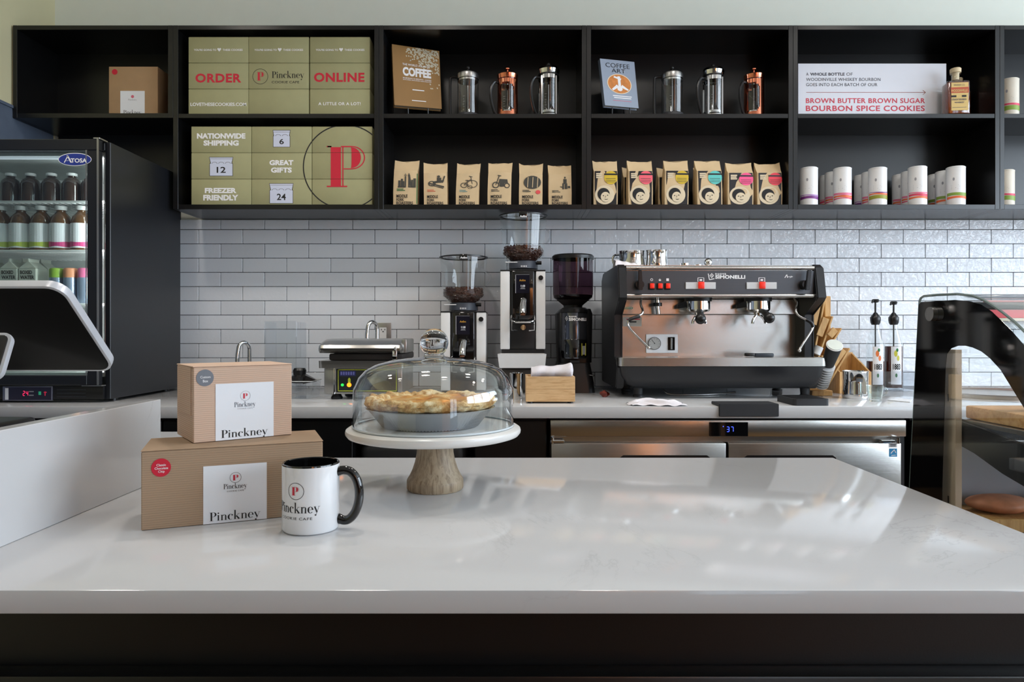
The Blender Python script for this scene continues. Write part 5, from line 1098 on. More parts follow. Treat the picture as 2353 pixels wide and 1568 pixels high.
# ---- pitcher, shot glass, napkin
pitcher(1966, 2.615, S(28, 2.615), zc, pz(853, 2.6)-zc, 'tall steel milk pitcher on the worktop beside the shot glass', PI*.5, 'steel pitchers')
Y = 2.50; X = px(2011, Y); r = S(18, Y)
t = thing('glass_cup', 'small clear glass cup with handle right of the milk pitcher', 'cup', (X, Y, zc))
obj('body', G().lathe(X, Y, [(0, zc), (r*.78, zc), (r*.8, zc+.008), (r, pz(886, Y)), (r*.95, pz(886, Y)), (r*.74, zc+.01), (0, zc+.01)], 30), glass('tinted_glass', (244, 248, 246), boost=1.4, body=.03), t, fixn=False)
obj('handle', G().tube([(X+r*.9, Y, zc+.05), (X+r*1.5, Y, zc+.047), (X+r*1.6, Y, zc+.03), (X+r*.85, Y, zc+.018)], .0035, 8, 2), MC['tinted_glass'], t)
g = G().prism([(px(2040, 2.52), 2.52), (px(2092, 2.45), 2.45), (px(2096, 2.52), 2.52), (px(2070, 2.58), 2.58)], zc, zc+.003, 'z'); solo('paper_napkin', g, PAPER, 'white folded paper right of the small glass cup', 'paper')
# ---- syrup bottles with pumps in a clear bin
def syrup(pc, Y, top, label, lv, lab_c):
    X = px(pc, Y); r = .037; zb = zc+.004; t = thing('syrup_bottle', label, 'bottle', (X, Y, zb), 'pump syrup bottles')
    z1 = pz(700+75, Y)
    pf = [(0, zb), (r*.97, zb), (r, zb+.01), (r, zb+.19), (r*.8, zb+.215), (.016, zb+.265), (.0145, zb+.30)]
    obj('glass_body', G().lathe(X, Y, pf, 36), G_CLEAR, t, fixn=False)
    obj('syrup', G().lathe(X, Y, [(0, zb+.004), (r*.93, zb+.004), (r*.95, zb+.012), (r*.95, lv), (0, lv)], 36), M('dark_amber_syrup', (74, 26, 14), .1, var=.1), t)
    zp = zb+.30
    obj('pump_collar', G().lathe(X, Y, [(.015, zp-.02), (.019, zp-.012), (.021, zp), (.021, zp+.012), (.016, zp+.02), (.006, zp+.034), (0, zp+.034)], 24), BP, t)
    obj('pump_stem', G().cyl((X, Y, zp+.03), (X, Y, pz(top, Y)-.01), .004, n=12), BP, t)
    obj('pump_head', G().lathe(X, Y, [(0, pz(top, Y)-.016), (.012, pz(top, Y)-.014), (.015, pz(top, Y)-.004), (.012, pz(top, Y)), (0, pz(top, Y))], 20).tube([(X, Y, pz(top, Y)-.008), (X-.018, Y-.012, pz(top, Y)-.008), (X-.022, Y-.014, pz(top, Y)-.016)], .004, 8), BP, t)
    obj('dip_tube', G().cyl((X, Y, zb+.02), (X, Y, zp-.01), .003, n=8), BP, t)
    rr2 = r+.0006; a0 = -PI/2-X/Y*.6
    fn = lambda u, v: (X+rr2*math.cos(a0+u), Y+rr2*math.sin(a0+u), zb+v)
    put(t, [[(u/10-.05, .02), (u/10+.05, .02), (u/10+.05, .185), (u/10-.05, .185)] for u in range(-4, 8)], PAPER, fn, 'paper_label')
    rr2 = r+.0011; f2 = lambda u, v: (X+rr2*math.cos(a0+u), Y+rr2*math.sin(a0+u), zb+v)
    put(t, fit(sans('1883', .03), -.25, .55, .085, .11), KPRINT, f2); put(t, R_(-.3, .6, .078, .081), KPRINT, f2, 'rule')
    put(t, disc(.05, .155, .18, 12, .014)+disc(.3, .135, .15, 12, .012), M(lab_c[0], lab_c[1], .5), f2, 'fruit_drawing'); put(t, disc(.2, .17, .12, 10, .008)+disc(.1, .06, .12, 10, .009), M('green_print'), f2, 'leaf_drawing')
syrup(2012, 2.99, 688, 'syrup bottle with a black pump and orange fruit label, the left one', zc+.125, ('orange_fruit', (226, 120, 60)))
syrup(2054, 3.0, 693, 'syrup bottle with a black pump and yellow-green label, the right one', zc+.19, ('yellow_fruit', (200, 196, 70)))
Y0, Y1 = 2.90, 3.09; xa, xb = px(2004, Y0), px(2112, Y0)
t = thing('syrup_bin', 'low clear plastic bin around the two syrup bottles', 'bin', ((xa+xb)/2, 3.0, zc)); zt_ = zc+.085
zz = zc
obj('floor_panel', G().box(xa, xb, Y0, Y1, zz, zz+.003), G_ACR, t)
for (a, b, c_, d) in ((xa, xb, Y0, Y0+.003), (xa, xb, Y1-.003, Y1), (xa, xa+.003, Y0+.0032, Y1-.0032), (xb-.003, xb, Y0+.0032, Y1-.0032)): obj('side_sheet', G().box(a, b, c_, d, zz+.0032, zt_), G_ACR, t)
# ---- plywood box behind the pitcher
Y0 = 2.80; xa, xb = px(1930, Y0), px(2003, Y0)
t = thing('plywood_box', 'open birch plywood box with slanted sides behind the milk pitcher', 'box', ((xa+xb)/2, Y0+.08, zc))
zl, zh_ = pz(855, Y0), pz(818, Y0)
obj('front_board', G().box(xa, xb, Y0, Y0+.006, zc, zl, .0006, 1), BIRCH, t); obj('back_board', G().box(xa, xb, Y0+.154, Y0+.16, zc, zh_+.01, .0006, 1), BIRCH, t)
for x in (xa, xb-.006): obj('side_board', G().prism([(Y0+.0065, zc), (Y0+.1535, zc), (Y0+.1535, zh_+.005), (Y0+.0065, zl)], x, x+.006, 'x'), BIRCH, t)
# ---- plywood organiser with cups
Y0, Y1 = 2.70, 2.80
q = lambda x: px(x, Y0); z_ = lambda y: pz(y, Y0)
t = thing('cup_organizer', 'birch plywood cup and lid dispenser leaning beside the espresso machine', 'organizer', (q(1890), 2.75, zc))
def board(p0, p1, th, ya=Y0, yb=Y1, notch=0):
    a, b = Vector((q(p0[0]), z_(p0[1]))), Vector((q(p1[0]), z_(p1[1]))); d = (b-a).normalized(); n = Vector((-d.y, d.x))*th
    g = G().prism([tuple(a), tuple(b), tuple(b+n), tuple(a+n)], ya, yb); bmesh.ops.bevel(g.bm, geom=list(g.bm.edges), offset=.0012, segments=1, affect='EDGES'); return g
obj('back_plate', G().box(q(1872), q(1926), Y1+.001, Y1+.009, zc, z_(678), .002, 1), BIRCH, t)
obj('upright', G().box(q(1912), q(1926), Y1-.04, Y1+.0005, z_(860), z_(679), .002, 1), BIRCH, t)
obj('base_board', G().box(q(1867), q(1914), Y0, Y1+.0005, zc, z_(898), .002, 1), BIRCH, t)
for i, (p0, p1) in enumerate((((1874, 812), (1899, 684)), ((1884, 822), (1916, 728)), ((1908, 800), (1936, 756)), ((1900, 896), (1955, 802)), ((1874, 872), (1893, 818)))):
    obj('trough_board', board(p0, p1, .007), BIRCH, t)
    d = Vector((p1[0]-p0[0], p1[1]-p0[1])).normalized()
    e = (p1[0]+d.x*3, p1[1]+d.y*3)
    obj('side_tab', board((p0[0]+(p1[0]-p0[0])*.5-11, p0[1]+(p1[1]-p0[1])*.5), (p1[0]-11, p1[1]+6), .026, Y0-.006, Y0-.0005), BIRCH, t)
for k in range(10):
    a = k/9; 
cupdir = (Vector((px(1918, 2.53), 2.53, pz(795, 2.53)))-Vector((px(1886, 2.69), 2.69, pz(886, 2.69)))); L = cupdir.length; cd = cupdir.normalized()
base = Vector((px(1886, 2.69), 2.69, pz(886, 2.69)))
t2 = thing('paper_cup', 'black paper cup with a white rim, uppermost of the leaning stack', 'cup', tuple(base+cd*(L-.055)), 'black paper cups in the organizer')
def cup_at(tt, s, full):
    b0 = base+cd*s
    g = G().cyl(b0, b0+cd*(FL if full else .009), .022 if full else .0262, .028, n=28); obj('wall', g, M('black_cup_card', (22, 23, 27), .5), tt)
    g = G().cyl(b0+cd*(FL+.0004), b0+cd*(FL+.0034), .0295, n=28); obj('rim', g, WHITE, tt)
FL = L-.125; cup_at(t2, .125, True)
obj('lid', G().cyl(base+cd*(L+.0038), base+cd*(L+.006), .026, n=28), M('cup_inside_white', (212, 220, 212), .4), t2)
for k in range(9):
    s = .004+k*.0130
    tk = thing('paper_cup', 'black paper cup nested in the leaning stack, only its white rim showing', 'cup', tuple(base+cd*s), 'nested paper cups low in the stack')
    b0 = base+cd*s; obj('wall', G().cyl(b0, b0+cd*.0035, .0265, .027, n=28), M('black_cup_card'), tk); obj('rim', G().cyl(b0+cd*.0036, b0+cd*.0062, .0285, n=28), WHITE, tk)
t3 = thing('cup_lid_stack', 'white cup lid edge showing in the organizer trough', 'lid', (q(1872), 2.69, z_(812))); g = G().cyl((q(1870), Y0-.02, z_(814)), (q(1878), Y0-.02, z_(797)), .016, n=24); obj('lid', g, WHITE, t3)
# ================================================================ countertop glass-door drinks fridge
Y = 2.461; q = lambda x, Y=Y: px(x, Y); z_ = lambda y, Y=Y: pz(y, Y)
xl, xr = -2.095, q(250); yb_ = 2.995; zt = z_(325); zb = zc+.010
t = fr_ = thing('drinks_fridge', 'black glass-door countertop fridge full of bottled drinks', 'fridge', ((xl+xr)/2, 2.75, zc))
FB = M('black_fridge_paint', (24, 26, 31), .33, bump=.05, bs=300)
obj('side_panel', G().box(xr-.02, xr, Y+.012, yb_, zb, zt, .002, 1), FB, t); obj('side_panel', G().box(xl, xl+.02, Y+.012, yb_, zb, zt, .002, 1), FB, t)
obj('top_panel', G().box(xl+.0205, xr-.0205, Y+.012, yb_, zt-.03, zt-.001, .002, 1), FB, t)
WI = M('fridge_inner_white', (214, 218, 216), .5)
obj('inner_back', G().box(xl+.0205, xr-.0205, yb_-.03, yb_-.005, zb, zt-.031), WI, t)
obj('inner_side', G().box(xr-.034, xr-.0205, Y+.03, yb_-.031, zb+.08, zt-.031), WI, t); obj('inner_side', G().box(xl+.0205, xl+.034, Y+.03, yb_-.031, zb+.08, zt-.031), WI, t)
obj('inner_top', G().box(xl+.035, xr-.035, Y+.03, yb_-.031, zt-.045, zt-.0315), WI, t); obj('inner_floor', G().box(xl+.035, xr-.035, Y+.03, yb_-.031, zb+.08, zb+.095), WI, t)
lw = obj('lower_panel', G().box(xl, q(238), Y-.002, Y+.03, zb, z_(887), .003, 2), BP, t)
for k in range(3): obj('vent_slot', G().box(q(132), q(198), Y-.0028, Y-.0021, z_(897+8*k), z_(895+8*k)), DG, t)
ct = obj('controller', G().box(q(9), q(123), Y-.006, Y-.0021, z_(921), z_(888), .002, 2), M('silver_frame', (120, 122, 140), .3, .5), t)
pr(ct, R_(0, 1, 0, 1), M('dark_screen2', (44, 42, 60), .2), (13, 118, 890.5, 919.5), Y-.0064, 'screen'); pr(ct, R_(0, 1, 0, 1), PAPER, (12, 20, 892, 919), Y-.0067, 'label_strip')
pr(ct, led7('2')+mv(led7('4'), .8), M('pink_led', (255, 40, 90), .5, emit=2.5), (53, 65, 899, 910), Y-.0068, 'digits'); pr(ct, R_(0, 1, 0, .2)+R_(0, 1, .7, .9), M('grey_print'), (67, 78, 899, 910), Y-.0068, 'symbol')
pr(ct, R_(0, 1, 0, 1), M('green_key', (40, 150, 110), .5, emit=.4), (89, 95, 900, 908), Y-.0068, 'key'); pr(ct, R_(.3, .6, 0, 1)+R_(0, 1, .7, .9), M('red_key', (190, 40, 70), .5, emit=.4), (101, 108, 900, 910), Y-.0068, 'key')
# door
d = obj('door_frame', G().box(xl, q(238), Y-.03, Y-.004, z_(350), z_(325), .002, 1).box(q(212), q(238), Y-.03, Y-.004, z_(884), z_(350.2), .002, 1).box(xl, xl+.05, Y-.03, Y-.004, z_(884), z_(350.2), .002, 1).box(xl+.0503, q(211.8), Y-.03, Y-.004, z_(884), z_(862), .002, 1), FB, t)
obj('glass_pane', G().box(xl+.05, q(212), Y-.018, Y-.013, z_(862), z_(350.2)), G_COOL, d)
obj('edge_strip', G().box(q(235), q(239), Y-.032, Y-.0302, z_(884), z_(322)), STEELV, d); obj('edge_strip', G().box(q(209.5), q(212), Y-.0312, Y-.0302, z_(862), z_(350)), STEELV, d)
obj('hinge', G().box(q(226), q(241), Y-.03, Y+.02, zt+.0003, zt+.006, .001, 1), STEELV, t); obj('hinge', G().box(q(200), q(245), Y-.03, Y-.003, z_(886.5), z_(884.5)), STEELV, t)
Yl = Y-.0310
NAVY = M('navy_badge', (38, 56, 140), .4)
pr(d, disc(0, 0, 1, 40), WPRINT, (134, 211, 351.5, 381.5), Y-.0305, 'badge_rim'); lg = pr(d, disc(0, 0, 1, 40), NAVY, (135.5, 209.5, 353, 380), Yl, 'badge')
pr(lg, line((0, 0), (.16, .95), .045)+line((.13, 1), (.30, 0), .07)+line((.08, .25), (.2, .3), .04), WPRINT, (147, 166, 357, 374), Yl-.0005, 'lettering'); pr(lg, sans('TOSA', .03), WPRINT, (163, 200, 364, 374), Yl-.0005)
for k in range(2): obj('rubber_foot', G().cyl((xr-.03, Y+.08+.38*k, zc), (xr-.03, Y+.08+.38*k, zb), .016, n=14), BP, t); obj('rubber_foot', G().cyl((xl+.03, Y+.08+.38*k, zc), (xl+.03, Y+.08+.38*k, zb), .016, n=14), BP, t)
WIRE = M('white_wire', (220, 222, 222), .4)
def wshelf(zy, Ys=2.53):
    z = pz(zy, Ys); g = G().tube([(xl+.036, Ys, z), (xr-.036, Ys, z)], .0045, 8).tube([(xl+.036, Ys+.36, z), (xr-.036, Ys+.36, z)], .004, 8)
    n = 26
    for i in range(n+1):
        x = xl+.04+(xr-xl-.08)*i/n; g.box(x-.0015, x+.0015, Ys+.003, Ys+.36, z-.001, z+.0025)
    obj('wire_shelf', g, WIRE, t); return z+.0048
S1, S2, S3, S4 = wshelf(464), wshelf(577), wshelf(700), wshelf(812)
led = obj('led_strip', G().box(xl+.06, xr-.06, Y+.035, Y+.05, zt-.053, zt-.0455), M('led_white', (235, 242, 255), .5, emit=.5), t)
l = bpy.data.lights.new('fridge_led', 'AREA'); l.shape = 'RECTANGLE'; l.size = .03; l.size_y = .75; l.energy = 2.2; l.color = (.95, .98, 1)
lo = bpy.data.objects.new('fridge_led', l); COL.objects.link(lo); lo.location = (xr-.045, Y+.05, (zb+zt)/2+.03); lo.rotation_euler = (PI/2, 0, math.radians(40))
JU = M('dark_juice', (60, 44, 38), .12, coat=.5, var=.1); CAPW = M('bottle_cap_white', (225, 226, 226), .4)
def bottle(pc, Yq, z0, H, r, body, label, cap=CAPW, lab=None, group='bottled drinks in the fridge', band=None):
    X = px(pc, Yq); tt = thing('drink_bottle', label, 'bottle', (X, Yq, z0), group)
    obj('body', G().lathe(X, Yq, [(0, z0), (r*.96, z0), (r, z0+.006), (r, z0+H*.62), (r*.82, z0+H*.76), (r*.42, z0+H*.86), (r*.42, z0+H*.9), (0, z0+H*.9)], 28), body, tt)
    obj('bottle_cap', G().lathe(X, Yq, [(r*.52, z0+H*.9), (r*.54, z0+H*.905), (r*.54, z0+H*.99), (r*.48, z0+H), (0, z0+H)], 20), cap, tt)
    if lab:
        fn = lambda u, v: (X+(r+.0006)*math.cos(u), Yq+(r+.0006)*math.sin(u), z0+v)
        put(tt, [[(-PI+PI*i/14, H*.06), (-PI+PI*(i+1)/14, H*.06), (-PI+PI*(i+1)/14, H*.60), (-PI+PI*i/14, H*.60)] for i in range(14)], PAPER, fn, 'paper_label')
        f2 = lambda u, v: (X+(r+.0011)*math.cos(u), Yq+(r+.0011)*math.sin(u), z0+v)
        put(tt, [[(-PI+PI*i/14, H*(.09+.008*math.sin(i))), (-PI+PI*(i+1)/14, H*(.09+.008*math.sin(i+1))), (-PI+PI*(i+1)/14, H*(.19+.01*math.sin(i*.7))), (-PI+PI*i/14, H*(.19+.01*math.sin(i*.7-.7)))] for i in range(14)], band, f2, 'colour_band')
        for k in range(3): put(tt, [[(-2.0, H*(.46-.06*k)), (-1.3, H*(.46-.06*k)), (-1.3, H*(.468-.06*k)), (-2.0, H*(.468-.06*k))]], M('grey_print'), f2, 'small_print')
names = ('leftmost', 'second from the left', 'third from the left', 'fourth from the left', 'nearest the hinge')
H1 = pz(399, 2.59)-S1
for i, pc in enumerate((25, 71, 119, 166, 210)): bottle(pc, 2.59, S1, H1, .0335, JU, 'dark juice bottle with white cap on the top fridge shelf, '+names[i])
H2 = pz(474, 2.59)-S2
GB_ = M('lime_band', (180, 196, 80), .5); PB_ = M('magenta_band', (206, 70, 130), .5)
for i, pc in enumerate((2, 49, 96, 141, 189)): bottle(pc, 2.59, S2, H2, .038, M('amber_juice', (96, 66, 40), .12, coat=.5), 'white-labelled juice bottle with %s band, %s' % ('green' if i < 3 else 'pink', names[i]), lab=True, band=GB_ if i < 3 else PB_)
for i, pc in enumerate((25, 71, 119, 166)): bottle(pc+22, 2.72, S1, H1, .0335, JU, 'dark juice bottle at the back of the top shelf, '+names[i])
CART = M('milk_carton_white', (216, 220, 208), .6)
def carton(pc, Yq, z0, zy, label, txt=True):
    X = px(pc, Yq); wd = .033; H = pz(zy, Yq)-z0; sq = z0+H*.78
    tt = thing('water_carton', label, 'carton', (X, Yq+wd, z0), 'gable-top water cartons in the fridge')
    obj('body', G().box(X-wd, X+wd, Yq, Yq+2*wd, z0, sq, .002, 1), CART, tt)
    obj('gable', G().loft([[(X-wd, Yq, sq+.0003), (X+wd, Yq, sq+.0003), (X+wd, Yq+2*wd, sq+.0003), (X-wd, Yq+2*wd, sq+.0003)], [(X-.003, Yq+.004, z0+H*.93), (X+.003, Yq+.004, z0+H*.93), (X+.003, Yq+2*wd-.004, z0+H*.93), (X-.003, Yq+2*wd-.004, z0+H*.93)], [(X-.002, Yq+.004, z0+H), (X+.002, Yq+.004, z0+H), (X+.002, Yq+2*wd-.004, z0+H), (X-.002, Yq+2*wd-.004, z0+H)]]), CART, tt)
    if txt:
        DK = M('dark_olive_print', (62, 60, 50), .7); Yt = Yq-.0006; top_ = sq-.008
        for k, (s, w_) in enumerate((('BOXED', .78), ('WATER', .92), ('IS', .26), ('BETTER', .9))):
            put(tt, fit(sans(s, .04), X-wd*.8, X-wd*.8+wd*1.75*w_, top_-.014-.019*k, top_-.019*k), DK, flat(Yt))
carton(20, 2.57, S3, 594, 'white water carton with dark block lettering, left one on the third fridge shelf'); carton(63, 2.57, S3, 594, 'white water carton with dark block lettering, right one on the third fridge shelf')
carton(-23, 2.57, S3, 594, 'white water carton cut by the left frame edge, on the third fridge shelf')
carton(92, 2.67, S3, 596, 'plain white carton behind the right lettered carton in the fridge', False); carton(50, 2.67, S3, 594, 'white carton behind the two lettered cartons in the fridge', False)
for i, (pc, cc, nm) in enumerate(((131, (150, 190, 70), 'green'), (163, (220, 150, 110), 'orange'), (196, (214, 110, 150), 'pink'))):
    X = px(pc, 2.59); z1 = pz(617, 2.59); tt = thing('drink_can', 'slim pale drinks can with %s top band, on the third fridge shelf' % nm, 'can', (X, 2.59, S3), 'slim cans in the fridge')
    obj('body', G().lathe(X, 2.59, [(0, S3), (.022, S3), (.025, S3+.006), (.025, z1-.025)], 24), M('pale_blue_can', (160, 176, 200), .3, .6), tt); obj('top_band', G().lathe(X, 2.59, [(.0252, z1-.036), (.0252, z1-.006), (.021, z1), (0, z1)], 24), M('can_'+nm, cc, .35), tt)
for i, pc in enumerate((178, 205)):
    X = px(pc, 2.59); z1 = pz(722, 2.59); tt = thing('drink_can', 'slim %s can on the lowest visible fridge shelf' % ('coral' if i == 0 else 'rose'), 'can', (X, 2.59, S4), 'slim cans in the fridge')
    obj('body', G().lathe(X, 2.59, [(0, S4), (.022, S4), (.025, S4+.006), (.025, z1-.01), (.021, z1), (0, z1)], 24), M('coral_can' if i == 0 else 'rose_can', (206, 140, 110) if i == 0 else (190, 110, 130), .35), tt)
# ================================================================ point-of-sale screen and customer display at the left
def tilted(name, label, cat, xr_, top, bot, wd, th, r, face, rim, stand):
    (yt, zt_), (yb2, zb2) = top, bot
    v = Vector((0, yt-yb2, zt_-zb2)); H = v.length; v.normalize(); u = Vector((1, 0, 0)); n = u.cross(v)    # n points toward the viewer side
    if n.y > 0: n = -n
    t = thing(name, label, cat, (xr_-wd/2, yb2, zb2))
    o = Vector((xr_-wd, yb2, zb2))
    def ring(ins, off, rr_): return [tuple(o+u*(p[0])+v*(p[1])+n*off) for p in rrect(ins, wd-ins, ins, H-ins, 0, rr_, 6)]
    obj('rim', G().loft([ring(.001, -th, r), ring(0, -th*.5, r), ring(0, 0, r), ring(.0035, .0008, r-.003)]), rim, t)
    obj('panel', G().loft([ring(.0045, .0011, r-.004), ring(.006, .0022, r-.005)]), face, t)
    return t, o, u, v, n, H
ALU = M('white_aluminium', (206, 210, 218), .3, .3)
Yb1, Yt1 = 1.35, 1.185
xr_ = px(268, Yb1)
t, o, u, v, n, H = tilted('pos_monitor', 'black-backed checkout screen with silver rim, tilted at the left counter', 'monitor', xr_, (Yt1, pz(658, Yt1)), (Yb1, pz(853, Yb1)), .36, .016, .030, M('black_screen_back', (5, 5, 6), .5, spec=.15), ALU, True)
obj('arm', G().tube([tuple(o+u*.03+v*.10-n*.015), tuple(o+u*.03+v*.02-n*.05), (o.x-.02, 1.50, .99)], .016, 12), BP, t)
obj('stand_base', G().box(o.x-.15, o.x+.03, 1.40, 1.60, .9325, .99, .01, 3), BP, t)
Yb2, Yt2 = 1.085, 1.115
t, o, u, v, n, H = tilted('customer_display', 'small rounded customer display with white rim at the left edge', 'display', px(31, Yt2), (Yt2, pz(765, Yt2)), (Yb2, pz(872, Yb2)), .12, .010, .014, M('dark_glass_screen', (40, 40, 38), .08), ALU, True)
obj('mount_arm', G().tube([tuple(o+u*.02+v*.04-n*.012), (o.x-.03, 1.2, 1.085), (o.x-.09, 1.27, 1.09)], .008, 10), BP, t)
xa = -1.55
t = thing('checkout_counter', 'low staff-side counter behind the raised white ledge', 'counter', (-1.15, 1.4, 0))
obj('top_slab', G().box(-1.6, -.7045, .95, 1.75, .905, .932, .002, 1), QUARTZ, t); obj('body', G().box(-1.58, -.72, .97, 1.73, ZI+.0006, .9045), BLK2, t) 
g = G().tube([(-1.05, 1.68, .937), (-1.0, 1.66, .937), (-.95, 1.66, .937), (-.86, 1.62, .937), (-.90, 1.5, .937)], .0042, 8, 2)
solo('black_cable', g, BP, 'black cable lying on the staff-side counter by the screen', 'cable')
# ================================================================ foreground: kraft boxes, mug, cake stand
def face_pt(X0, Y0, an):
    c, s = math.cos(an), math.sin(an)
    def f(x, y):
        k = (x-CX)/F; tt = (k*Y0-X0)/(c-k*s); Yq = Y0+tt*s; return tt, pz(y, Yq)
    return f
def kraft_box(X0, Y0, an, w_, d_, h_, z0, mat, label, name='cookie_gift_box'):
    t = thing(name, label, 'box', (X0, Y0, z0), 'kraft cookie boxes on the island', an)
    obj('tray', G().box(0, w_, 0, d_, 0, h_-.0022, .0012, 1), mat, t)
    obj('lid', G().box(-.0008, w_+.0008, .0004, d_+.0006, h_-.0019, h_, .0008, 1), mat, t)
    obj('lid_flap', G().box(-.0009, -.0001, d_*.12, d_*.9, h_*.35, h_-.002), mat, t)
    f = face_pt(X0, Y0, an)
    def fr(shape, m, rect, off, name='lettering', label=None):
        x0, x1, y0, y1 = rect; a, za = f(x0, (y0+y1)/2); b, zb2 = f(x1, (y0+y1)/2); 
        xm = (x0+x1)/2; _, zt_ = f(xm, y0); _, zl = f(xm, y1)
        zt_ -= z0; zl -= z0
        return put(t, fit(shape, a, b, max(zl, .0006), zt_), m, lambda p, r: (p, -off, r), name, label)
    return t, fr
LPR = pinckney()
lt, lf = kraft_box(-.5335, .982, math.radians(21.7), .2532, .122, .1152, ZI+.0004, KRAFT, 'larger kraft box with red round sticker and white label, under the smaller one')
lf(R_(0, 1, 0, 1), PAPER, (467.5, 613.5, 1067.5, 1206), .0006, 'paper_label')
lf(disc(0, 0, 1, 40), RPRINT, (348, 393.5, 1054, 1096), .0006, 'sticker', 'red round sticker')
lf(sans('Classic', .01), WPRINT, (360, 382, 1066, 1071.5), .0010); lf(sans('Chocolate', .01), WPRINT, (356, 387, 1073.5, 1079), .0010); lf(sans('Chip', .01), WPRINT, (364, 379, 1081, 1088), .0010)
lf(ringp(0, 0, 1, .06), KPRINT, (528.5, 555, 1085.5, 1109.5), .0010, 'ring'); lf(bigP(), RPRINT, (535, 549.5, 1091, 1104), .0010, 'emblem')
lf(LPR, KPRINT, (514, 568.5, 1110, 1126), .0010); lf(sans('COOKIE CAFE'), KPRINT, (522, 561, 1126.5, 1129.5), .0010); lf(LPR, KPRINT, (482, 599, 1172, 1205), .0010)
KR2 = ribbed('light_ribbed_kraft', (206, 176, 154), 100.0)
ut, uf = kraft_box(-.4868, 1.0426, math.radians(37), .1516, .117, .1176, 1.0182, KR2, 'smaller kraft box with grey round sticker, stacked on the larger box')
uf(R_(0, 1, 0, 1), PAPER, (495.5, 629, 880, 1016), .0006, 'paper_label')
uf(disc(0, 0, 1, 40), M('slate_sticker', (112, 116, 124), .5, var=.08), (451, 491.5, 849.5, 888), .0006, 'sticker', 'grey round sticker')
uf(sans('Custom', .01), WPRINT, (460.5, 484, 864, 869.5), .0010); uf(sans('Box', .01), WPRINT, (466.5, 478.5, 873, 879), .0010)
uf(ringp(0, 0, 1, .05), M('grey_print'), (552.5, 575.5, 898.5, 921), .0010, 'ring'); uf(bigP(), RPRINT, (558, 570, 904, 916), .0010, 'emblem')
GPR = M('slate_print', (104, 108, 120), .7)
uf(LPR, GPR, (538.5, 588, 922.5, 938), .0010); uf(sans('COOKIE CAFE'), M('grey_print'), (545.5, 581, 937.5, 940), .0010); uf(LPR, KPRINT, (508.5, 616, 983.5, 1014), .0010)
# ---- mug
Ym = .995; Xm = px(715, Ym); rm = .0405; z0 = ZI+.0004; Hm = pz(1061, Ym)-z0
t = thing('coffee_mug', 'white mug with black handle and black inside, beside the kraft boxes', 'mug', (Xm, Ym, z0))
CER = M('white_ceramic', (232, 233, 235), .07, var=.005, coat=.3)
obj('body', G().lathe(Xm, Ym, [(0, z0+.002), (rm-.006, z0+.002), (rm-.005, z0), (rm-.002, z0+.001), (rm, z0+.004), (rm, z0+Hm-.0025)], 72), CER, t)
obj('rim', G().lathe(Xm, Ym, [(rm, z0+Hm-.0024), (rm-.0004, z0+Hm-.0006), (rm-.0018, z0+Hm), (rm-.0034, z0+Hm-.001)], 72), BG, t)
obj('inner_glaze', G().lathe(Xm, Ym, [(rm-.0034, z0+Hm-.001), (rm-.0038, z0+Hm-.006), (rm-.0038, z0+.012), (rm-.008, z0+.006), (0, z0+.005)], 72), BG, t)
zf = lambda y: pz(y, .962)
ex = lambda x, y: (px(x, Ym), Ym, pz(y, Ym))
obj('handle', G().tube([ex(776, 1083), ex(790, 1080), ex(806, 1083), ex(819, 1098), ex(826, 1122), ex(826, 1150), ex(818, 1176), ex(806, 1192), ex(792, 1197.5), ex(776, 1191)], lambda s: .0066 if .1 < s < .9 else .0072, 18, 2), BG, t)
ac = math.atan2(-Ym, -Xm); an_ = lambda x: ac+math.asin(max(-1, min(1, (x-715)/67.0)))
fm = lambda u, w_: (Xm+(rm+.00035)*math.cos(u), Ym+(rm+.00035)*math.sin(u), w_)
dg = math.radians
put(t, fit(ringp(0, 0, 1, .055, 56), ac+dg(-48), ac+dg(-13), zf(1147), zf(1108)), KPRINT, fm, 'ring')
put(t, fit(bigP(), an_(672.5), an_(688.5), zf(1137), zf(1117.5)), RPRINT, fm, 'emblem')
put(t, fit(LPR, ac+dg(-79), ac+dg(18), zf(1184), zf(1153)), KPRINT, fm); put(t, fit(sans('COOKIE CAFE', 0, 1.15), ac+dg(-70), ac+dg(2.5), zf(1193), zf(1187)), KPRINT, fm)
# ---- cake stand, pie, dome
Yc = 1.246; Xc = px(1000.5, Yc); zp = 1.0175; z0 = ZI+.0004
zz = lambda y: CZ-(y-CY)*1.225/F
t = thing('cake_stand', 'round white marble cake stand on a flared wooden foot', 'cake stand', (Xc, Yc, z0))
k = 1.232/F
ped = [(0, z0), (65.5*k-.002, z0), (65.5*k, z0+.003), (65.5*k, zz(1109)), (64*k, zz(1105)), (59*k, zz(1097)), (52*k, zz(1082)), (46.5*k, zz(1065)), (42.5*k, zz(1045)), (40*k, .9985), (0, .9985)]
obj('pedestal', G().lathe(Xc, Yc, ped, 64), MANGO, t)
Xp = px(998, Yc); rp = .1582
obj('marble_plate', G().lathe(Xp, Yc, [(0, .999), (rp-.012, .999), (rp-.004, 1.0015), (rp-.0005, 1.006), (rp, 1.0095), (rp-.0012, 1.0135), (rp-.005, 1.0162), (rp-.012, zp-.0003), (rp-.014, zp), (0, zp)], 96), quartz('white_marble', (226, 225, 222), .22), t)
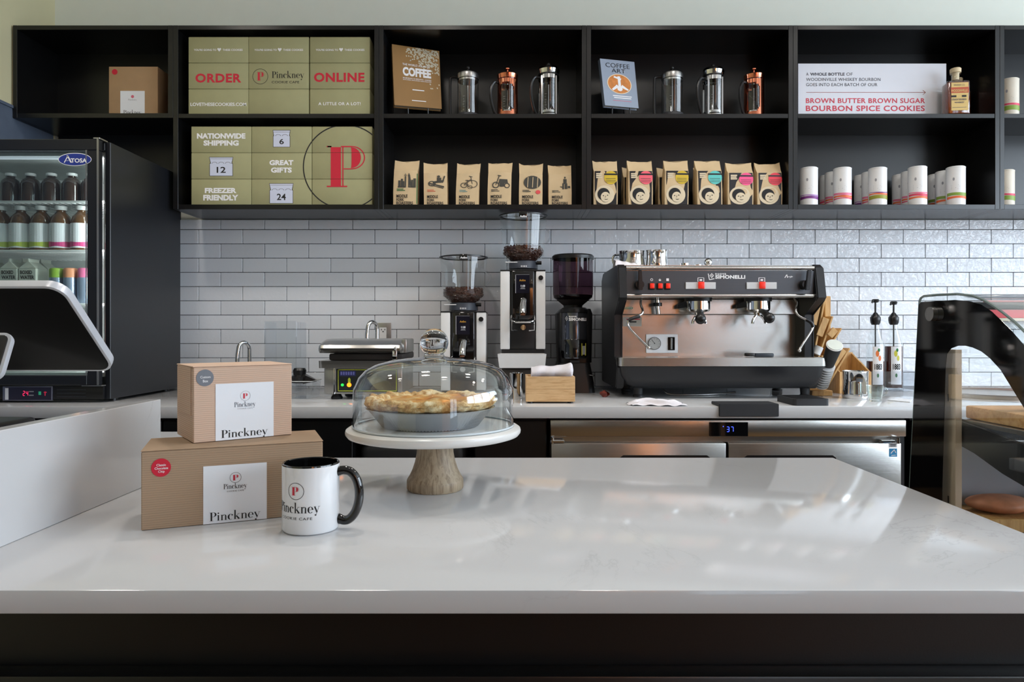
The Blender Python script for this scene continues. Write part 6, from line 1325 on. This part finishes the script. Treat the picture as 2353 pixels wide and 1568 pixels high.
# pie
Yi = Yc; Xi = px(990, Yi); zi = zp+.0005
t = thing('pie', 'golden crusted pie in a foil tin under the glass dome', 'pie', (Xi, Yi, zi))
nf = 96
def tin(u, w_):
    a = 2*PI*u; r = .086+.026*w_ + (.0018 if int(u*nf*2) % 2 else -.0010)*(1-w_*.4); return (Xi+r*math.cos(a), Yi+r*math.sin(a), zi+.0005+.032*w_)
FOIL = M('aluminium_foil', (196, 200, 206), .25, 1.0, .05, bump=.3, bs=80)
g = G().surf(tin, nf*2, 5); bmesh.ops.remove_doubles(g.bm, verts=g.bm.verts, dist=1e-6)
obj('foil_tin', g.lathe(Xi, Yi, [(.0865, zi+.0006), (0, zi+.0006)], 48), FOIL, t, angle=80, fixn=False)
obj('tin_rim', G().lathe(Xi, Yi, [(.1125, zi+.0325), (.1165, zi+.0335), (.1175, zi+.0345), (.1125, zi+.0345)], 96), FOIL, t)
s = N('pie_crust'); f = s.noise(s.pos(), 30, 6, .75); f2 = s.noise(s.pos(), 160, 3, .6)
s.l(s.ramp(f, [(.36, lin((150, 98, 44))), (.47, lin((204, 160, 96))), (.56, lin((232, 208, 160))), (.7, lin((246, 236, 208)))]), s.b.inputs['Base Color']); s.b.inputs['Roughness'].default_value = .65; s.bump(f2, .6, .002)
from mathutils import noise as mn
def crust(u, w_):
    a = 2*PI*u; ph = 2*PI*w_
    nn = mn.noise(Vector((math.cos(a)*4, math.sin(a)*4, 1)))*.006; n2 = mn.noise(Vector((math.cos(a)*11, math.sin(a)*11, ph)))*.004
    R = .105+.0015*math.sin(13*a)+nn*.5; rr_ = .0120+n2*1.1+.0005*math.sin(26*a)
    return (Xi+(R+rr_*1.05*math.cos(ph))*math.cos(a), Yi+(R+rr_*1.05*math.cos(ph))*math.sin(a), zi+.0435+rr_*.78*math.sin(ph)+nn*.55+n2*.5)
g = G().surf(crust, 200, 18); bmesh.ops.remove_doubles(g.bm, verts=g.bm.verts, dist=1e-6); obj('crust', g, s.m, t, angle=80, fixn=False)
s = N('pie_filling'); f = s.noise(s.pos(), 26, 5, .65, .4)
s.l(s.ramp(f, [(.3, lin((188, 112, 44))), (.5, lin((222, 160, 84))), (.7, lin((244, 220, 160)))]), s.b.inputs['Base Color']); s.b.inputs['Roughness'].default_value = .35; s.bump(f, .6, .004)
def fill(u, w_):
    a = 2*PI*u; r = .101*w_; n_ = mn.noise(Vector((r*math.cos(a)*30, r*math.sin(a)*30, 3)))*.007
    return (Xi+r*math.cos(a), Yi+r*math.sin(a), zi+.046+n_+.006*(1-w_))
obj('filling', G().surf(fill, 90, 24), s.m, t, angle=80, fixn=False)
# dome
zd = zp+.0006; zD = lambda y: CZ-(y-CY)*Yc/F; rd = .1450
t = thing('glass_dome', 'clear glass cake dome with ball knob covering the pie', 'cake dome', (Xp, Yc, zd))
outer = [(rd, zd+.001), (rd+.0004, zd+.05), (rd-.0006, zd+.068), (rd-.004, zD(884)), (rd-.010, zD(866)), (rd-.022, zD(850)), (rd-.040, zD(838)), (rd-.066, zD(829)), (rd-.095, zD(824)), (.030, zD(822)), (.020, zD(819.5)), (.0175, zD(815))]
obj('shell', G().lathe(Xp, Yc, outer, 96), G_DOME, t, fixn=True)
inner = [(r-.0035 if z < zD(850) else r-.003, z-.0035 if z > zD(860) else z) for r, z in outer[:-2]]
obj('inner_surface', G().lathe(Xp, Yc, inner, 96), glass('dome_inner', (252, 254, 254), boost=.8), t, fixn=True)
obj('foot_bead', G().lathe(Xp, Yc, [(rd-.0035, zd), (rd+.0006, zd), (rd+.0014, zd+.0015), (rd+.0006, zd+.003), (rd-.0035, zd+.003)], 96), M('glass_bead', (205, 215, 220), .05, spec=.8), t)
sg = N('solid_glass'); sg.b.inputs['Transmission Weight'].default_value = 1; sg.b.inputs['Roughness'].default_value = 0; sg.b.inputs['IOR'].default_value = 1.48
cn_ = sg.ramp(sg.noise(sg.pos(), 3), [(0, (.96, .98, .98, 1)), (1, (1, 1, 1, 1))]); sg.l(cn_, sg.b.inputs['Base Color'])
kz = zD(788); kr = .0262
pfk = [(0, zD(816)), (.0175, zD(816)), (.0172, zD(812)), (.0195, zD(809))]
for i in range(1, 15):
    a = -.98+(PI/2+.98)*i/14; pfk.append((kr*math.cos(a)*1.0, kz+kr*math.sin(a)))
pfk[-1] = (0, kz+kr)
obj('knob', G().lathe(Xp, Yc, pfk, 48), sg.m, t, angle=70)
# ================================================================ pastry display case at the right
cX = .93
def YZ(x, y): Yq = cX*F/(x-CX); return (Yq, pz(y, Yq))
outer = [YZ(2089, 1122), YZ(2111, 692), YZ(2114, 685), YZ(2120, 681), YZ(2150, 678), YZ(2196, 676), YZ(2232, 680), YZ(2256, 689), YZ(2280, 703), YZ(2302, 719), YZ(2328, 740), YZ(2353, 764), (1.19, 1.150), (1.12, 1.085), (1.06, 1.01), (1.01, .92), (.98, .80), (.97, .55)]
Yk0 = outer[0][0]+.02
bo = [(outer[0][0]-.0, .55)]+[YZ(2091, 1122), YZ(2112, 700), YZ(2118, 694), YZ(2140, 693), YZ(2196, 689.5), YZ(2232, 693), YZ(2256, 700), YZ(2280, 716), YZ(2302, 737), YZ(2325, 760), YZ(2353, 792), (1.175, 1.10), (1.11, 1.03), (1.05, .95), (1.0, .85), (.985, .70), (.985, .55)]
bi = [(YZ(2165, 1135)[0], .55), YZ(2166, 1130), YZ(2174, 840), YZ(2177, 814), YZ(2187, 801), YZ(2203, 795), YZ(2220, 795), YZ(2236, 799), YZ(2256, 808), YZ(2275, 823), YZ(2300, 850), YZ(2353, 936), (1.20, 1.0), (1.15, .92), (1.11, .85), (1.09, .78), (1.08, .70), (1.08, .55)]
t = pc = thing('pastry_case', 'curved glass pastry display case with black printed border at the right edge', 'display case', (1.4, 1.3, 0))
gl_poly = [(outer[0][0]+.002, .55)]+outer
obj('end_glass', G().prism(gl_poly, cX, cX+.006, 'x'), G_CLEAR, pc, fixn=True)
g = G().tube([(cX+.003, a, b) for a, b in gl_poly], .0028, 6); obj('glass_edge', g, M('polished_glass_edge', (120, 136, 136), .15), pc)
g = G()
for a in range(len(bo)-1):
    ps = [bo[a], bo[a+1], bi[a+1], bi[a]]
    g.loft([[(cX-.0006, p[0], p[1]) for p in ps], [(cX-.0001, p[0], p[1]) for p in ps]])
obj('black_border', g, M('black_enamel', (8, 8, 10), .05), pc, fixn=True)
dots = []
for a in range(2, len(bi)-5):
    p, q_ = Vector(bi[a]), Vector(bi[a+1]); L = (q_-p).length; m = max(2, int(L/.0032)); dr = (q_-p).normalized(); nr = Vector((dr.y, -dr.x))
    for i in range(m):
        c_ = p+dr*(L*i/m)
        dots.append([tuple(c_+nr*.0), tuple(c_+nr*.006), tuple(c_+nr*.006+dr*.0012), tuple(c_+dr*.0012)])
put(pc, dots, MC['black_enamel'], lambda a, b: (cX-.0004, a, b), 'dot_fade')
pc.children[-1]['kind'] = 'stuff'
pts = outer[5:]; g = G().loft([[(x, a, b) for a, b in pts]+[(x, a-.006*0.9, b-.006) for a, b in reversed(pts)] for x in (cX+.0065, 2.3)]); obj('curved_front_glass', g, G_CLEAR, pc, fixn=True)
g = G().cyl((cX-.012, YZ(2148, 722)[0], pz(722, 1.5)), (cX-.0008, YZ(2148, 722)[0], pz(722, 1.5)), .0155, n=28); obj('standoff_knob', g, STEELV, pc)
POST = M('beige_powder_coat', (206, 184, 160), .5)
ya, yb3 = .955*F/(2206-CX), .955*F/(2176-CX)
obj('upright_post', G().box(.945, .96, ya, yb3, .55, 1.15, .001, 1), POST, pc)
for y in (915, 1150): obj('post_slot', G().box(.9440, .9448, (ya+yb3)/2-.002, (ya+yb3)/2+.002, pz(y+8, 1.47), pz(y-8, 1.47)), BP, pc)
obj('shelf_bracket', G().prism([(1.515, .935), (1.515, 1.000), (1.40, .99), (1.20, .965), (1.20, .885), (1.27, .895), (1.34, .91), (1.42, .935), (1.47, .945)], .962, .970, 'x'), DG, pc)
obj('shelf_rail', G().box(.972, 2.2, 1.20, 1.50, .990, 1.000, .001, 1), STEELV, pc)
obj('back_frame', G().box(.975, 2.25, 1.535, 1.56, .55, .78, .002, 1), DG, pc)
obj('deck_board', G().box(.975, 2.25, 1.40, 1.53, .776, .803, .002, 1), BIRCH, pc)
obj('inner_riser', G().box(.975, 2.25, 1.515, 1.53, .8035, .945, .001, 1), M('pale_steel_blue', (160, 168, 180), .4), pc)
obj('cabinet_base', G().box(cX+.01, 2.3, .97, 1.56, 0, .545, .003, 1), BIRCH, pc)
obj('top_rail', G().box(cX+.01, 2.28, YZ(2196, 690)[0]-.02, YZ(2196, 690)[0]+.02, 1.235, 1.250, .002, 1), DG, pc)
solo('cutting_board', G().box(.985, 1.75, 1.20, 1.484, 1.0008, 1.0285, .004, 2), woodmat('orange_beech', (196, 138, 84), (230, 180, 122), 'x', 8), 'thick beech board lying on the shelf inside the pastry case', 'board')
BUN = M('stand_in_pastry', (196, 130, 96), .5, var=.25, ns=30)
for i, (x, y) in enumerate(((1.04, 1.455), (1.165, 1.455), (1.29, 1.455), (1.415, 1.455))):  # made-up pastries standing in for a blurred warm reflection in the glass
    def bun(u, w_, x=x, y=y): a = 2*PI*u; ph = PI*w_; r = .055*(1+.06*math.sin(3*a+i)); return (x+r*math.sin(ph)*math.cos(a)*1.2, y+r*math.sin(ph)*math.sin(a)*.8, .8034+.019-.019*math.cos(ph))
    solo('pastry', G().surf(bun, 28, 12), BUN, 'made-up golden brown pastry for the warm glass reflection, '+('first', 'second', 'third', 'fourth')[i]+' from the left', 'pastry', group='pastries added for the reflection in the display case', angle=80)
# red sign and pale frame on the tiles behind the case
Yr = 3.10
t = thing('red_sign', 'red sign board with cream lower edge behind the pastry case', 'sign', (px(2340, Yr), Yr, pz(738, Yr)))
obj('panel', G().box(px(2262, Yr), px(2480, Yr), Yr, Yr+.008, pz(731, Yr), pz(690, Yr), .001, 1), M('coral_red_sign', (224, 78, 84), .5), t); obj('lower_ledge', G().box(px(2262, Yr), px(2480, Yr), Yr-.01, Yr+.03, pz(738, Yr), pz(731.5, Yr), .001, 1), M('cream_ledge', (226, 214, 190), .5), t)
obj('bracket', G().box(px(2300, Yr), px(2310, Yr), Yr+.009, YW-.008, pz(729, Yr), pz(700, Yr)), WHITE, t)
Yk = 2.72; X = px(2290, Yk)
t = thing('round_sink', 'round steel sink rim set in the worktop behind the pastry case', 'sink', (X, Yk, zc))
obj('rim', G().lathe(X, Yk, [(.19, zc), (.215, zc), (.215, zc+.012), (.205, zc+.016), (.19, zc+.010)], 56), STEELV, t); obj('bowl', G().lathe(X, Yk, [(.189, zc+.009), (.17, zc+.004), (0, zc+.002)], 48), STEELV, t)
